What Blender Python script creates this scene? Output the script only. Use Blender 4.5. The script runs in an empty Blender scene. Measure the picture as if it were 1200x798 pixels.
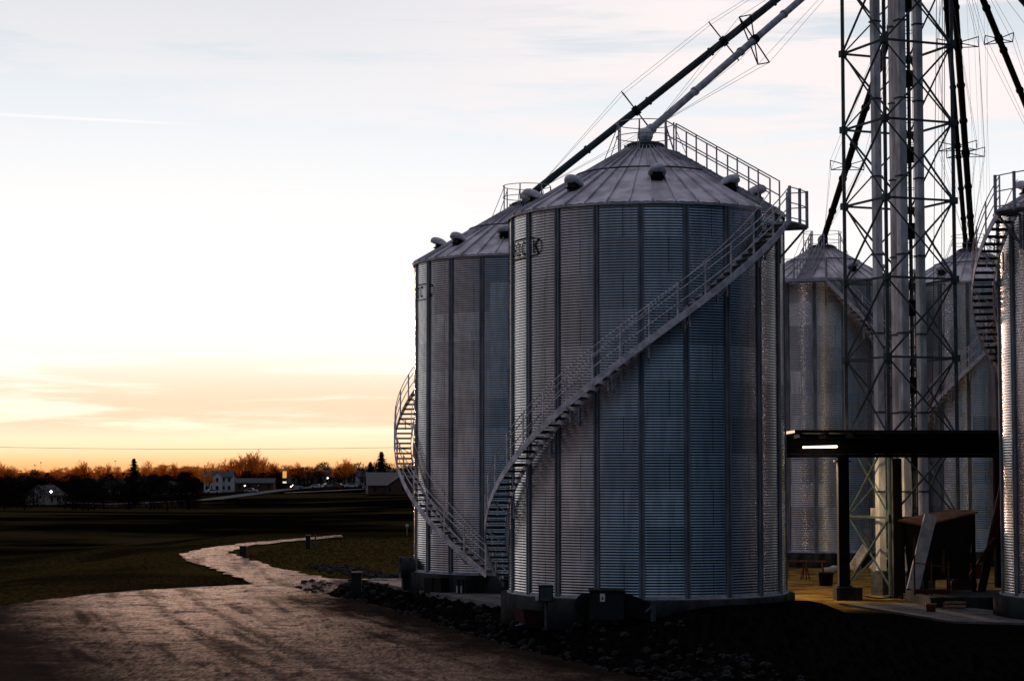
import bpy, bmesh, math, random
from math import sin, cos, pi, radians as R_
from mathutils import Vector, Matrix, Euler, noise as mnoise
rnd = random.Random(7)
S = bpy.context.scene
COL = S.collection
# ------------------------------------------------------------------ camera, sky, sun, exposure
EYE = 4.6
PITCH = math.atan(157/2380)
cd = bpy.data.cameras.new('camera'); cam = bpy.data.objects.new('camera', cd); COL.objects.link(cam)
cd.lens = 71.4; cd.sensor_width = 36; cd.clip_start = 0.5; cd.clip_end = 20000
cam.location = (0, 0, EYE); cam.rotation_euler = (pi/2 + PITCH, 0, 0)
S.camera = cam

def at(px, py, Y):
    """point of the place that the photograph (1200x798) shows at px,py, at depth Y"""
    u = (px-600)/2380; v = (399-py)/2380
    d = Vector((u, cos(PITCH)-v*sin(PITCH), sin(PITCH)+v*cos(PITCH)))
    return Vector((0, 0, EYE)) + d*(Y/d.y)
def flat(px, py, z=0.0):
    u = (px-600)/2380; v = (399-py)/2380
    d = Vector((u, cos(PITCH)-v*sin(PITCH), sin(PITCH)+v*cos(PITCH)))
    return Vector((0, 0, EYE)) + d*((z-EYE)/d.z)

W = bpy.data.worlds.new('World'); S.world = W; W.use_nodes = True
nt = W.node_tree; nt.nodes.clear(); L = nt.links
def N(t, **k):
    n = nt.nodes.new(t)
    for a, b in k.items(): setattr(n, a, b)
    return n
def M_(op, a, b=None, c=None, clamp=False, tree=None):
    t = tree or nt
    n = t.nodes.new('ShaderNodeMath'); n.operation = op; n.use_clamp = clamp
    for i, v in enumerate((a, b, c)):
        if v is None: continue
        if isinstance(v, (int, float)): n.inputs[i].default_value = v
        else: t.links.new(v, n.inputs[i])
    return n.outputs[0]
def ramp(fac, stops, tree=None, interp='LINEAR'):
    t = tree or nt
    n = t.nodes.new('ShaderNodeValToRGB'); n.color_ramp.interpolation = interp
    e = n.color_ramp.elements
    while len(e) < len(stops): e.new(0.5)
    for x, (p, c) in zip(e, stops):
        x.position = p; x.color = (*c, 1) if isinstance(c, tuple) else (c, c, c, 1)
    t.links.new(fac, n.inputs[0]); return n.outputs[0]
def mix(fac, a, b, tree=None, blend='MIX'):
    t = tree or nt
    n = t.nodes.new('ShaderNodeMix'); n.data_type = 'RGBA'; n.blend_type = blend; n.clamp_result = False
    for i, v in ((0, fac), (6, a), (7, b)):
        if isinstance(v, (int, float)): n.inputs[i].default_value = v
        elif isinstance(v, tuple): n.inputs[i].default_value = (*v, 1)
        else: t.links.new(v, n.inputs[i])
    return n.outputs[2]
def smooth(v, a, b, tree=None):
    t = tree or nt
    n = t.nodes.new('ShaderNodeMapRange'); n.interpolation_type = 'SMOOTHSTEP'
    t.links.new(v, n.inputs[0]); n.inputs[1].default_value = a; n.inputs[2].default_value = b
    return n.outputs[0]
tc = N('ShaderNodeTexCoord'); sep = N('ShaderNodeSeparateXYZ'); L.new(tc.outputs['Generated'], sep.inputs[0])
X, Y_, Z = sep.outputs
SUN_AZ = R_(-9)                                  # left of straight ahead
hl = M_('SQRT', M_('SUBTRACT', 1.0, M_('MULTIPLY', Z, Z)))
cz = M_('DIVIDE', M_('ADD', M_('MULTIPLY', X, sin(SUN_AZ)), M_('MULTIPLY', Y_, cos(SUN_AZ))), hl)
glow = ramp(Z, [(0.0, (1.10, 0.42, 0.12)), (0.006, (1.18, 0.68, 0.30)), (0.012, (1.26, 0.88, 0.54)), (0.024, (1.28, 1.09, 0.84)),
                (0.050, (1.22, 1.12, 1.0)), (0.085, (1.14, 1.12, 1.09)), (0.13, (1.02, 1.03, 1.04)), (0.18, (0.86, 0.92, 0.98)),
                (0.235, (0.68, 0.745, 0.82)), (0.32, (0.36, 0.41, 0.50)), (0.6, (0.16, 0.20, 0.27)), (1.0, (0.10, 0.16, 0.24))])
dusk = ramp(Z, [(0.0, (0.022, 0.045, 0.070)), (0.08, (0.030, 0.060, 0.100)), (0.25, (0.050, 0.090, 0.140)), (0.5, (0.075, 0.125, 0.190)),
                (0.74, (0.095, 0.145, 0.215)), (0.82, (0.52, 0.43, 0.52)), (0.89, (0.62, 0.51, 0.59)), (0.945, (0.14, 0.175, 0.25)), (1.0, (0.10, 0.16, 0.24))])  # pink band high in the unseen sky, added to tint the roofs
# unseen side sky shaped for the bins: rose tint added left, right side darkened
leftp = M_('MULTIPLY', smooth(X, -0.50, -0.95), M_('SUBTRACT', 1.0, smooth(Z, 0.45, 0.95)))
dusk = mix(M_('MULTIPLY', leftp, 0.9), dusk, (0.27, 0.235, 0.265))
dusk = mix(M_('MULTIPLY', smooth(X, 0.25, 0.75), 0.75), dusk, mix(1.0, dusk, (0.25, 0.32, 0.40), blend='MULTIPLY'))
f = smooth(cz, 0.35, 0.93)
base = mix(f, dusk, glow)
# pink clouding towards the right hand top, high wisps, low peach bars
def noise(scale, sc3, detail=6, rough=0.55, off=0.0, vec=None):
    mp = N('ShaderNodeMapping'); mp.inputs['Scale'].default_value = sc3; mp.inputs['Location'].default_value = (off, off, off)
    L.new(vec or tc.outputs['Generated'], mp.inputs[0])
    n = N('ShaderNodeTexNoise'); n.inputs['Scale'].default_value = scale; n.inputs['Detail'].default_value = detail
    n.inputs['Roughness'].default_value = rough; L.new(mp.outputs[0], n.inputs[0]); n.inputs['Distortion'].default_value = 0.25
    return n.outputs[0]
front = smooth(cz, 0.5, 0.85)
hi = M_('MULTIPLY', smooth(noise(3.6, (1.0, 1.0, 9.0), 10, 0.64, 3.1), 0.45, 0.58), smooth(Z, 0.08, 0.18))
right = smooth(X, -0.12, 0.16)
hi = M_('MULTIPLY', hi, M_('ADD', 0.35, M_('MULTIPLY', right, 0.9)))
base = mix(M_('MULTIPLY', M_('MULTIPLY', hi, front), 0.9, clamp=True), base, (1.04, 0.955, 0.955))
lowm = M_('MULTIPLY', smooth(Z, 0.014, 0.026), M_('SUBTRACT', 1.0, smooth(Z, 0.032, 0.068)))
lo = M_('MULTIPLY', smooth(noise(5.0, (1.0, 1.0, 13.0), 9, 0.64, 1.7), 0.42, 0.57), lowm)
base = mix(M_('MULTIPLY', M_('MULTIPLY', lo, front), 0.8), base, (0.98, 0.71, 0.50))
# vapour trail, a faint straight streak left of the view
ty = M_('DIVIDE', X, Y_); tz = M_('DIVIDE', Z, Y_)
dl = M_('ABSOLUTE', M_('SUBTRACT', tz, M_('SUBTRACT', 0.1783, M_('MULTIPLY', M_('ADD', ty, 0.252), 0.052))))
tr = M_('MULTIPLY', M_('SUBTRACT', 1.0, smooth(dl, 0.0001, 0.0011)), M_('SUBTRACT', 1.0, smooth(ty, -0.20, -0.145)))
tr = M_('MULTIPLY', tr, M_('GREATER_THAN', Y_, 0.2))
base = mix(M_('MULTIPLY', tr, 0.35), base, (1.25, 1.12, 1.10))
below = smooth(Z, -0.02, 0.0)
base = mix(below, (0.012, 0.012, 0.014), base)
sky = N('ShaderNodeTexSky', sky_type='NISHITA', sun_disc=False, sun_elevation=R_(2.4), sun_rotation=SUN_AZ, altitude=250, air_density=1.2, dust_density=2.0)
sk = mix(1.0, sky.outputs[0], (0.06, 0.06, 0.06), blend='MULTIPLY')
tot = mix(0.05, base, sk)
bg = N('ShaderNodeBackground'); L.new(tot, bg.inputs[0]); bg.inputs[1].default_value = 1.0
wo = N('ShaderNodeOutputWorld'); L.new(bg.outputs[0], wo.inputs[0])
sd = bpy.data.lights.new('sun', 'SUN'); sd.energy = 2.0; sd.angle = R_(3); sd.color = (1.0, 0.60, 0.42)
so = bpy.data.objects.new('sun', sd); COL.objects.link(so)
el = R_(2.4); sv = Vector((sin(SUN_AZ)*cos(el), cos(SUN_AZ)*cos(el), sin(el)))
so.rotation_euler = sv.to_track_quat('Z', 'Y').to_euler()
S.view_settings.view_transform = 'Standard'; S.view_settings.look = 'None'
S.view_settings.exposure = 0.0; S.view_settings.gamma = 1.0; S.view_settings.use_curve_mapping = False

# ------------------------------------------------------------------ materials
def pmat(name, col, rough=0.6, metal=0.0, spec=0.5, var=0.0, vscale=3.0, vs3=(1, 1, 1), bump=0.0, bscale=20.0, emit=None, col2=None, obj=True):
    m = bpy.data.materials.new(name); m.use_nodes = True
    t = m.node_tree; b = t.nodes['Principled BSDF']
    b.inputs['Base Color'].default_value = (*col, 1); b.inputs['Roughness'].default_value = rough
    b.inputs['Metallic'].default_value = metal; b.inputs['Specular IOR Level'].default_value = spec
    if emit: b.inputs['Emission Color'].default_value = (*emit[0], 1); b.inputs['Emission Strength'].default_value = emit[1]
    c = t.nodes.new('ShaderNodeTexCoord')
    def nz(scale, s3, det=6):
        mp = t.nodes.new('ShaderNodeMapping'); mp.inputs['Scale'].default_value = s3
        t.links.new(c.outputs['Object'], mp.inputs[0])
        n = t.nodes.new('ShaderNodeTexNoise'); n.inputs['Scale'].default_value = scale; n.inputs['Detail'].default_value = det
        t.links.new(mp.outputs[0], n.inputs[0]); return n.outputs[0]
    if var:
        c2 = col2 or tuple(x*(1-var) for x in col); c1 = tuple(min(1, x*(1+var*0.5)) for x in col) if not col2 else col
        fac = smooth(nz(vscale, vs3), 0.35, 0.65, t)
        t.links.new(mix(fac, c1, c2, t), b.inputs['Base Color'])
        mr = M_('ADD', rough-0.06, M_('MULTIPLY', fac, 0.12), tree=t); t.links.new(mr, b.inputs['Roughness'])
    if bump:
        bn = t.nodes.new('ShaderNodeBump'); bn.inputs['Strength'].default_value = bump; bn.inputs['Distance'].default_value = 0.05
        t.links.new(nz(bscale, (1, 1, 1), 8), bn.inputs['Height']); t.links.new(bn.outputs[0], b.inputs['Normal'])
    return m
M = {}
def galv_wall():
    """corrugated galvanised sheet: every sheet of steel a little different"""
    m = bpy.data.materials.new('galvanised sheet'); m.use_nodes = True
    t = m.node_tree; b = t.nodes['Principled BSDF']; b.inputs['Metallic'].default_value = 1.0
    c = t.nodes.new('ShaderNodeTexCoord'); s = t.nodes.new('ShaderNodeSeparateXYZ'); t.links.new(c.outputs['Object'], s.inputs[0])
    ang = M_('ARCTAN2', s.outputs[0], s.outputs[1], tree=t)
    row = M_('FLOOR', M_('DIVIDE', s.outputs[2], 1.13, tree=t), tree=t)
    colm = M_('FLOOR', M_('ADD', M_('MULTIPLY', ang, 10/(2*pi), tree=t), M_('MULTIPLY', row, 0.5, tree=t), tree=t), tree=t)
    cb = t.nodes.new('ShaderNodeCombineXYZ'); t.links.new(row, cb.inputs[0]); t.links.new(colm, cb.inputs[1])
    oi = t.nodes.new('ShaderNodeObjectInfo'); t.links.new(oi.outputs['Random'], cb.inputs[2])
    wn = t.nodes.new('ShaderNodeTexWhiteNoise'); t.links.new(cb.outputs[0], wn.inputs[0])
    r1 = ramp(wn.outputs[0], [(0, (0.46, 0.45, 0.47)), (0.5, (0.60, 0.60, 0.63)), (1, (0.72, 0.72, 0.74))], t)
    n = t.nodes.new('ShaderNodeTexNoise'); n.inputs['Scale'].default_value = 2.2; n.inputs['Detail'].default_value = 8
    mp = t.nodes.new('ShaderNodeMapping'); mp.inputs['Scale'].default_value = (2.2, 2.2, 0.35); t.links.new(c.outputs['Object'], mp.inputs[0]); t.links.new(mp.outputs[0], n.inputs[0])
    st = smooth(n.outputs[0], 0.38, 0.68, t)
    fr = M_('FRACT', M_('ADD', M_('MULTIPLY', ang, 10/(2*pi), tree=t), M_('ADD', M_('MULTIPLY', row, 0.5, tree=t), .25, tree=t), tree=t), tree=t)
    seam = M_('LESS_THAN', M_('ABSOLUTE', M_('SUBTRACT', fr, .5, tree=t), tree=t), .006, tree=t)
    cc = mix(M_('MULTIPLY', st, 0.5, tree=t), r1, (0.34, 0.34, 0.35), t)
    t.links.new(mix(M_('MULTIPLY', seam, .65, tree=t), cc, (.10, .11, .12), t), b.inputs['Base Color'])
    t.links.new(M_('ADD', 0.20, M_('MULTIPLY', wn.outputs[0], 0.08, tree=t), tree=t), b.inputs['Roughness'])
    return m
M['wall'] = galv_wall()
M['roof'] = pmat('galvanised roof', (0.72, 0.68, 0.72), 0.30, 1.0, var=0.25, vscale=1.5, vs3=(1, 1, 1))
M['galv'] = pmat('galvanised steel', (0.50, 0.51, 0.55), 0.45, 0.25, var=0.3, vscale=4)
M['galvdark'] = pmat('weathered steel', (0.16, 0.18, 0.20), 0.5, 1.0, var=0.3, vscale=4)
M['stiff'] = pmat('stiffener steel', (0.34, 0.36, 0.39), 0.36, 1.0, var=0.25, vscale=3, vs3=(1, 1, 0.3))
M['stairsteel'] = pmat('stair steel', (0.82, 0.77, 0.79), 0.5, 0.0, var=0.3, vscale=4)
M['vent'] = pmat('vent hood', (0.74, 0.74, 0.78), 0.45, 0.2, var=0.2, vscale=6)
M['towersteel'] = pmat('tower steel', (0.085, 0.12, 0.13), 0.5, 0.4, var=0.3, vscale=2)
M['casing'] = pmat('elevator casing', (0.74, 0.75, 0.78), 0.36, 0.5, var=0.35, vscale=2.0, vs3=(1, 1, 0.4))
M['black'] = pmat('black paint', (0.006, 0.006, 0.006), 0.6, spec=.2)
M['darksteel'] = pmat('dark painted steel', (0.007, 0.007, 0.008), 0.6, spec=.25, var=0.3)
M['rust'] = pmat('rusty steel', (0.13, 0.045, 0.018), 0.75, var=0.5, vscale=4, bump=0.3)
M['redpaint'] = pmat('red paint', (0.07, 0.007, 0.005), 0.45, var=0.3)
M['greenpaint'] = pmat('green painted steel', (0.008, 0.016, 0.015), 0.5, var=0.3)
M['concrete'] = pmat('concrete', (0.15, 0.145, 0.14), 0.95, spec=.1, var=0.35, vscale=1.2, bump=0.4, bscale=15)
M['conc_wet'] = pmat('stained concrete', (0.040, 0.043, 0.043), 0.9, spec=.1, var=0.6, vscale=1.8, vs3=(1, 1, 0.4), bump=0.4, bscale=12)
M['rope'] = pmat('wire rope', (0.10, 0.10, 0.11), 0.5, 0.5)
M['wood'] = pmat('timber', (0.34, 0.25, 0.16), 0.75, var=0.4, vscale=3, vs3=(1, 8, 8))
M['woodpale'] = pmat('pale board', (0.52, 0.49, 0.44), 0.6, var=0.3)
M['tarp'] = pmat('brown cover', (0.30, 0.12, 0.045), 0.7, var=0.4, vscale=2)
M['white'] = pmat('white paint', (0.70, 0.70, 0.72), 0.6, var=0.12)
M['cream'] = pmat('cream siding', (0.42, 0.38, 0.33), 0.7, var=0.15)
M['brick'] = pmat('dark brick', (0.13, 0.06, 0.045), 0.8, var=0.3)
M['shingle'] = pmat('shingles', (0.10, 0.095, 0.10), 0.8, var=0.3)
M['metalroof'] = pmat('standing seam roof', (0.20, 0.17, 0.17), 0.6, 0.1, var=0.2)
M['glassdark'] = pmat('dark window glass', (0.02, 0.025, 0.03), 0.08)
M['bulb'] = pmat('lit tube', (0.9, 0.9, 0.8), emit=((1.0, 0.80, 0.55), 9))
M['lampwhite'] = pmat('lit lamp', (0.9, 0.9, 0.9), emit=((1.0, 0.95, 0.9), 8))
M['signyellow'] = pmat('lit yellow sign', (0.8, 0.5, 0.1), emit=((1.0, 0.50, 0.08), 0.75))
M['signwhite'] = pmat('lit white sign', (0.8, 0.8, 0.7), emit=((1.0, 0.85, 0.65), 0.9))
M['bark'] = pmat('bark', (0.050, 0.034, 0.024), 0.9, var=0.3)
M['twig'] = pmat('bare twigs', (0.16, 0.055, 0.018), 0.9, spec=0)
def translucent(m, col, w):
    t = m.node_tree; b = t.nodes['Principled BSDF']; o = t.nodes['Material Output']
    tr_ = t.nodes.new('ShaderNodeBsdfTranslucent'); tr_.inputs[0].default_value = (*col, 1)
    mx = t.nodes.new('ShaderNodeMixShader'); mx.inputs[0].default_value = w
    t.links.new(b.outputs[0], mx.inputs[1]); t.links.new(tr_.outputs[0], mx.inputs[2]); t.links.new(mx.outputs[0], o.inputs[0])
translucent(M['twig'], (1.0, .58, .22), .8)
M['needle'] = pmat('evergreen needles', (0.010, 0.012, 0.006), 1.0, spec=0, var=0.4, vscale=1)
M['stone'] = pmat('field stone', (0.020, 0.019, 0.018), 0.85, var=0.5, vscale=5, bump=0.5)
M['paper'] = pmat('warning label', (0.75, 0.72, 0.70), 0.6)
M['orange'] = pmat('orange plastic', (.30, .07, .02), .5)
M['blue'] = pmat('dark blue paint', (0.02, 0.04, 0.08), 0.4)
M['carpale'] = pmat('silver car paint', (0.48, 0.48, 0.50), 0.3, 0.4)
M['carwhite'] = pmat('white car paint', (0.72, 0.72, 0.73), 0.3)
M['carred'] = pmat('maroon car paint', (0.20, 0.03, 0.03), 0.3)
M['rubber'] = pmat('tyre rubber', (0.015, 0.015, 0.015), 0.8)

# ------------------------------------------------------------------ mesh helpers
class MB:
    def __init__(s): s.v = []; s.f = []
    def add(s, vs, fs):
        o = len(s.v); s.v += [tuple(x) for x in vs]; s.f += [tuple(o+i for i in q) for q in fs]; return s
    def box(s, c, d, rot=None):
        a, b, e = d[0]/2, d[1]/2, d[2]/2
        vs = [Vector((x, y, z)) for z in (-e, e) for x, y in ((-a, -b), (a, -b), (a, b), (-a, b))]
        if rot is not None: vs = [rot @ v for v in vs]
        return s.add([v + Vector(c) for v in vs], [(0, 3, 2, 1), (4, 5, 6, 7), (0, 1, 5, 4), (1, 2, 6, 5), (2, 3, 7, 6), (3, 0, 4, 7)])
    def bar(s, p, q, r, n=4, r2=None):
        p, q = Vector(p), Vector(q); d = q-p
        if d.length < 1e-6: return s
        u = d.orthogonal().normalized() if abs(d.normalized().z) > 0.999 else d.cross(Vector((0, 0, 1))).normalized()
        w = d.cross(u).normalized(); r2 = r if r2 is None else r2
        off = pi/4 if n == 4 else 0
        k = 1.25 if n == 4 else 1
        vs = [p + (u*cos(off+2*pi*i/n)+w*sin(off+2*pi*i/n))*r*k for i in range(n)] + [q + (u*cos(off+2*pi*i/n)+w*sin(off+2*pi*i/n))*r2*k for i in range(n)]
        fs = [(i, (i+1) % n, n+(i+1) % n, n+i) for i in range(n)] + [tuple(range(n))[::-1], tuple(range(n, 2*n))]
        return s.add(vs, fs)
    def tube(s, pts, r, n=6):
        pts = [Vector(p) for p in pts]; vs = []
        for k, p in enumerate(pts):
            d = (pts[min(k+1, len(pts)-1)] - pts[max(k-1, 0)]).normalized()
            u = d.cross(Vector((0, 0, 1)));
            if u.length < 1e-3: u = Vector((1, 0, 0))
            u.normalize(); w = d.cross(u)
            vs += [p + (u*cos(2*pi*i/n)+w*sin(2*pi*i/n))*r for i in range(n)]
        fs = [(k*n+i, k*n+(i+1) % n, (k+1)*n+(i+1) % n, (k+1)*n+i) for k in range(len(pts)-1) for i in range(n)]
        fs += [tuple(range(n))[::-1], tuple(range((len(pts)-1)*n, len(pts)*n))]
        return s.add(vs, fs)
    def lathe(s, prof, n=32, c=(0, 0, 0), cap=True):
        c = Vector(c)
        vs = [c + Vector((r*sin(2*pi*i/n), -r*cos(2*pi*i/n), z)) for r, z in prof for i in range(n)]
        fs = [(k*n+i, k*n+(i+1) % n, (k+1)*n+(i+1) % n, (k+1)*n+i) for k in range(len(prof)-1) for i in range(n)]
        if cap: fs += [tuple(range(n))[::-1], tuple(range((len(prof)-1)*n, len(prof)*n))]
        return s.add(vs, fs)
    def ball(s, c, r, seg=14, ring=8, sq=(1, 1, 1)):
        c = Vector(c); vs = [c+Vector((0, 0, -r*sq[2]))]
        for j in range(1, ring):
            a = -pi/2 + pi*j/ring
            vs += [c + Vector((r*sq[0]*cos(a)*cos(2*pi*i/seg), r*sq[1]*cos(a)*sin(2*pi*i/seg), r*sq[2]*sin(a))) for i in range(seg)]
        vs.append(c+Vector((0, 0, r*sq[2]))); fs = []
        for i in range(seg):
            fs.append((0, 1+(i+1) % seg, 1+i)); fs.append((len(vs)-1, len(vs)-1-seg+i, len(vs)-1-seg+(i+1) % seg))
            for j in range(ring-2): fs.append((1+j*seg+i, 1+j*seg+(i+1) % seg, 1+(j+1)*seg+(i+1) % seg, 1+(j+1)*seg+i))
        return s.add(vs, fs)
    def extrude(s, poly, h0, h1, axis='z', tf=None):
        n = len(poly); vs = []
        for h in (h0, h1):
            for a, b in poly:
                v = Vector((a, b, h)) if axis == 'z' else (Vector((h, a, b)) if axis == 'x' else Vector((a, h, b)))
                vs.append(tf @ v if tf else v)
        fs = [(i, (i+1) % n, n+(i+1) % n, n+i) for i in range(n)] + [tuple(range(n))[::-1], tuple(range(n, 2*n))]
        return s.add(vs, fs)
    def mesh(s, name, smooth=False):
        me = bpy.data.meshes.new(name); me.from_pydata(s.v, [], s.f)
        if smooth: me.polygons.foreach_set('use_smooth', [True]*len(me.polygons))
        me.validate(); me.update()
        bm = bmesh.new(); bm.from_mesh(me); bmesh.ops.recalc_face_normals(bm, faces=bm.faces); bm.to_mesh(me); bm.free()
        return me
    def build(s, name, mat, parent=None, smooth=False, loc=None):
        return mk(name, s.mesh(name, smooth), mat, parent, loc)
def mk(name, me, mat, parent=None, loc=None):
    o = bpy.data.objects.new(name, me); COL.objects.link(o)
    if mat is not None:
        if not me.materials: me.materials.append(M[mat])
    if parent is not None: o.parent = parent
    if loc is not None: o.location = loc
    return o
def tag(o, label=None, cat=None, group=None, kind=None):
    if label: o['label'] = label
    if cat: o['category'] = cat
    if group: o['group'] = group
    if kind: o['kind'] = kind
    return o
def thing(name, label, cat, loc=(0, 0, 0), rz=0.0, group=None):
    o = bpy.data.objects.new(name, None); COL.objects.link(o); o.empty_display_size = 0.3
    o.location = loc; o.rotation_euler = (0, 0, rz)
    return tag(o, label, cat, group)
def copy_tree(o, parent=None):
    c = o.copy(); COL.objects.link(c); c.parent = parent
    for ch in list(o.children): copy_tree(ch, c)
    return c
def pol(r, th, z=0): return Vector((r*sin(th), -r*cos(th), z))

# ------------------------------------------------------------------ ground
def sst(a, b, x):
    t = min(1, max(0, (x-a)/(b-a))); return t*t*(3-2*t)
def interp(x, pts):
    if x <= pts[0][0]: return pts[0][1]
    for (a, u), (b, v) in zip(pts, pts[1:]):
        if x <= b: return u + (v-u)*sst(a, b, x)
    return pts[-1][1]
ROAD_R = [(40, 5.6), (45.2, 3.1), (52.4, .6), (60, -1.6), (64.8, -2.8), (73, -5.2), (79, -7.6), (82, -8.7)]   # right edge of the gravel: depth, x
PAD_L = [(40, 20), (52, 12), (57, 9.5), (61.5, 3.6), (66, 0.5), (70.2, 0.1), (79, -3.1), (87.6, -6.2)]                    # front edge of the slab
def lin(x, pts):
    if x <= pts[0][0]: return pts[0][1]
    for (a, u), (b, v) in zip(pts, pts[1:]):
        if x <= b: return u + (v-u)*(x-a)/(b-a)
    return pts[-1][1]
def height(x, y):
    h = interp(y, [(10, 2.6), (34, 0.0), (160, 0.0), (290, -9), (450, -4.4), (700, -0.7), (1000, 1.0), (3000, 6), (9000, 10)])
    if 36 < y < 88:                                # ditch between the gravel and the slab
        a, b = lin(y, ROAD_R), lin(y, PAD_L)
        if b > a+.4:
            t = (x-a)/(b-a)
            if 0 < t < 1: h -= 1.0*sin(pi*t)**0.8*sst(36, 44, y)*(1-sst(80, 88, y))
    if 48 < y < 70 and 3 < x < 11.5: h += .55*sst(3.2, 6.5, x)*(1-sst(9.6, 11.3, x))*sst(48, 58, y)*(1-sst(66, 69.5, y))
    if y > 86 and x < -22: h += .45*sin(x*.13+y*.21)*sst(86, 96, y)*sst(-23, -30, x)*(1-sst(150, 165, y))
    h -= 2.2*sst(-17, -42, x)*sst(60, 84, y)*(1-sst(150, 220, y)) if x < -17 else 0
    if y > 300: h += 1.5*sin(x*.011+1)*sst(300, 420, y) + 0.9*sin(x*.027+y*.012)*sst(300, 420, y)
    return h
def axis(parts):
    out = []
    for a, b, st in parts:
        n = max(1, round((b-a)/st)); out += [a+(b-a)*i/n for i in range(n)]
    return out + [parts[-1][1]]
xs = axis([(-6000, -1000, 500), (-1000, -160, 42), (-160, -60, 5), (-60, -24, 1.5), (-24, 26, 0.5), (26, 80, 3), (80, 400, 32), (400, 6000, 700)])
ys = axis([(-60, 30, 5), (30, 92, 0.5), (92, 165, 1.5), (165, 400, 6), (400, 1100, 25), (1100, 3000, 190), (3000, 9000, 1000)])
g = MB(); nx = len(xs)
for y in ys:
    for x in xs:
        z = height(x, y)
        if 34 < y < 92 and -24 < x < 26:
            a, b = lin(y, ROAD_R), lin(y, PAD_L)
            if a+.3 < x < b-.3: z += rnd.uniform(-.07, .07)
        g.v.append((x, y, z))
g.f = [(j*nx+i, j*nx+i+1, (j+1)*nx+i+1, (j+1)*nx+i) for j in range(len(ys)-1) for i in range(nx-1)]
def ground_mat():
    m = bpy.data.materials.new('winter grass and soil'); m.use_nodes = True
    t = m.node_tree; b = t.nodes['Principled BSDF']; b.inputs['Roughness'].default_value = 1.0; b.inputs['Specular IOR Level'].default_value = 0.0
    geo = t.nodes.new('ShaderNodeNewGeometry'); s = t.nodes.new('ShaderNodeSeparateXYZ'); t.links.new(geo.outputs[0], s.inputs[0])
    def nz(sc, s3, det=8, rough=.6):
        mp = t.nodes.new('ShaderNodeMapping'); mp.inputs['Scale'].default_value = s3; t.links.new(geo.outputs[0], mp.inputs[0])
        n = t.nodes.new('ShaderNodeTexNoise'); n.inputs['Scale'].default_value = sc; n.inputs['Detail'].default_value = det; n.inputs['Roughness'].default_value = rough
        t.links.new(mp.outputs[0], n.inputs[0]); return n.outputs[0]
    fine = smooth(nz(2.0, (3.0, .55, 1), 8, .8), .38, .62, t)
    big = smooth(nz(.06, (1, 1, 1), 4), .40, .62, t)
    grass = mix(fine, (.070, .048, .015), (.008, .007, .003), t)
    grass = mix(M_('MULTIPLY', big, .7, tree=t), grass, (.006, .005, .003), t)
    # mown field beyond the gravel bend is paler straw
    fld = M_('MULTIPLY', smooth(s.outputs[0], -20, -11, t), M_('MULTIPLY', smooth(s.outputs[1], 92, 97, t), M_('SUBTRACT', 1.0, smooth(s.outputs[1], 140, 152, t), tree=t), tree=t), tree=t)
    grass = mix(M_('MULTIPLY', fld, .75, tree=t), grass, mix(fine, (.120, .082, .022), (.036, .026, .008), t), t)
    far = smooth(s.outputs[1], 150, 175, t)
    farc = mix(smooth(nz(.012, (1, 2.2, 1), 5), .45, .60, t), (.003, .0026, .0016), (.045, .033, .013), t)
    grass = mix(far, grass, farc, t)
    # the churned black soil of the ditch and before the bins
    near = M_('MULTIPLY', M_('SUBTRACT', 1.0, smooth(s.outputs[1], 86, 90, t), tree=t), smooth(s.outputs[0], -9.5, -7.5, t), tree=t)
    soil = mix(fine, (.009, .008, .0075), (.0018, .0017, .0017), t)
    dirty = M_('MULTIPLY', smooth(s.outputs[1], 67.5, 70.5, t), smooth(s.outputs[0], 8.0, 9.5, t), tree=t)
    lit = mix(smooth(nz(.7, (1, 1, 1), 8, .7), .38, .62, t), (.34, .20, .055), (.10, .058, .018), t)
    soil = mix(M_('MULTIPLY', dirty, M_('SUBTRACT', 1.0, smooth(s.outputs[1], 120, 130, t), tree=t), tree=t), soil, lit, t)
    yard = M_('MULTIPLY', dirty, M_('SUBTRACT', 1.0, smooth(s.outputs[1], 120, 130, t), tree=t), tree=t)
    allm = M_('MAXIMUM', near, yard, tree=t)
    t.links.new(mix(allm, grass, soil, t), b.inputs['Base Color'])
    bn = t.nodes.new('ShaderNodeBump'); bn.inputs['Strength'].default_value = .8; bn.inputs['Distance'].default_value = .12
    t.links.new(nz(2.2, (1, 1, 1), 9, .7), bn.inputs['Height']); t.links.new(bn.outputs[0], b.inputs['Normal'])
    return m
M['ground'] = ground_mat()
tag(g.build('ground', 'ground', smooth=True), kind='structure')

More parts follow.
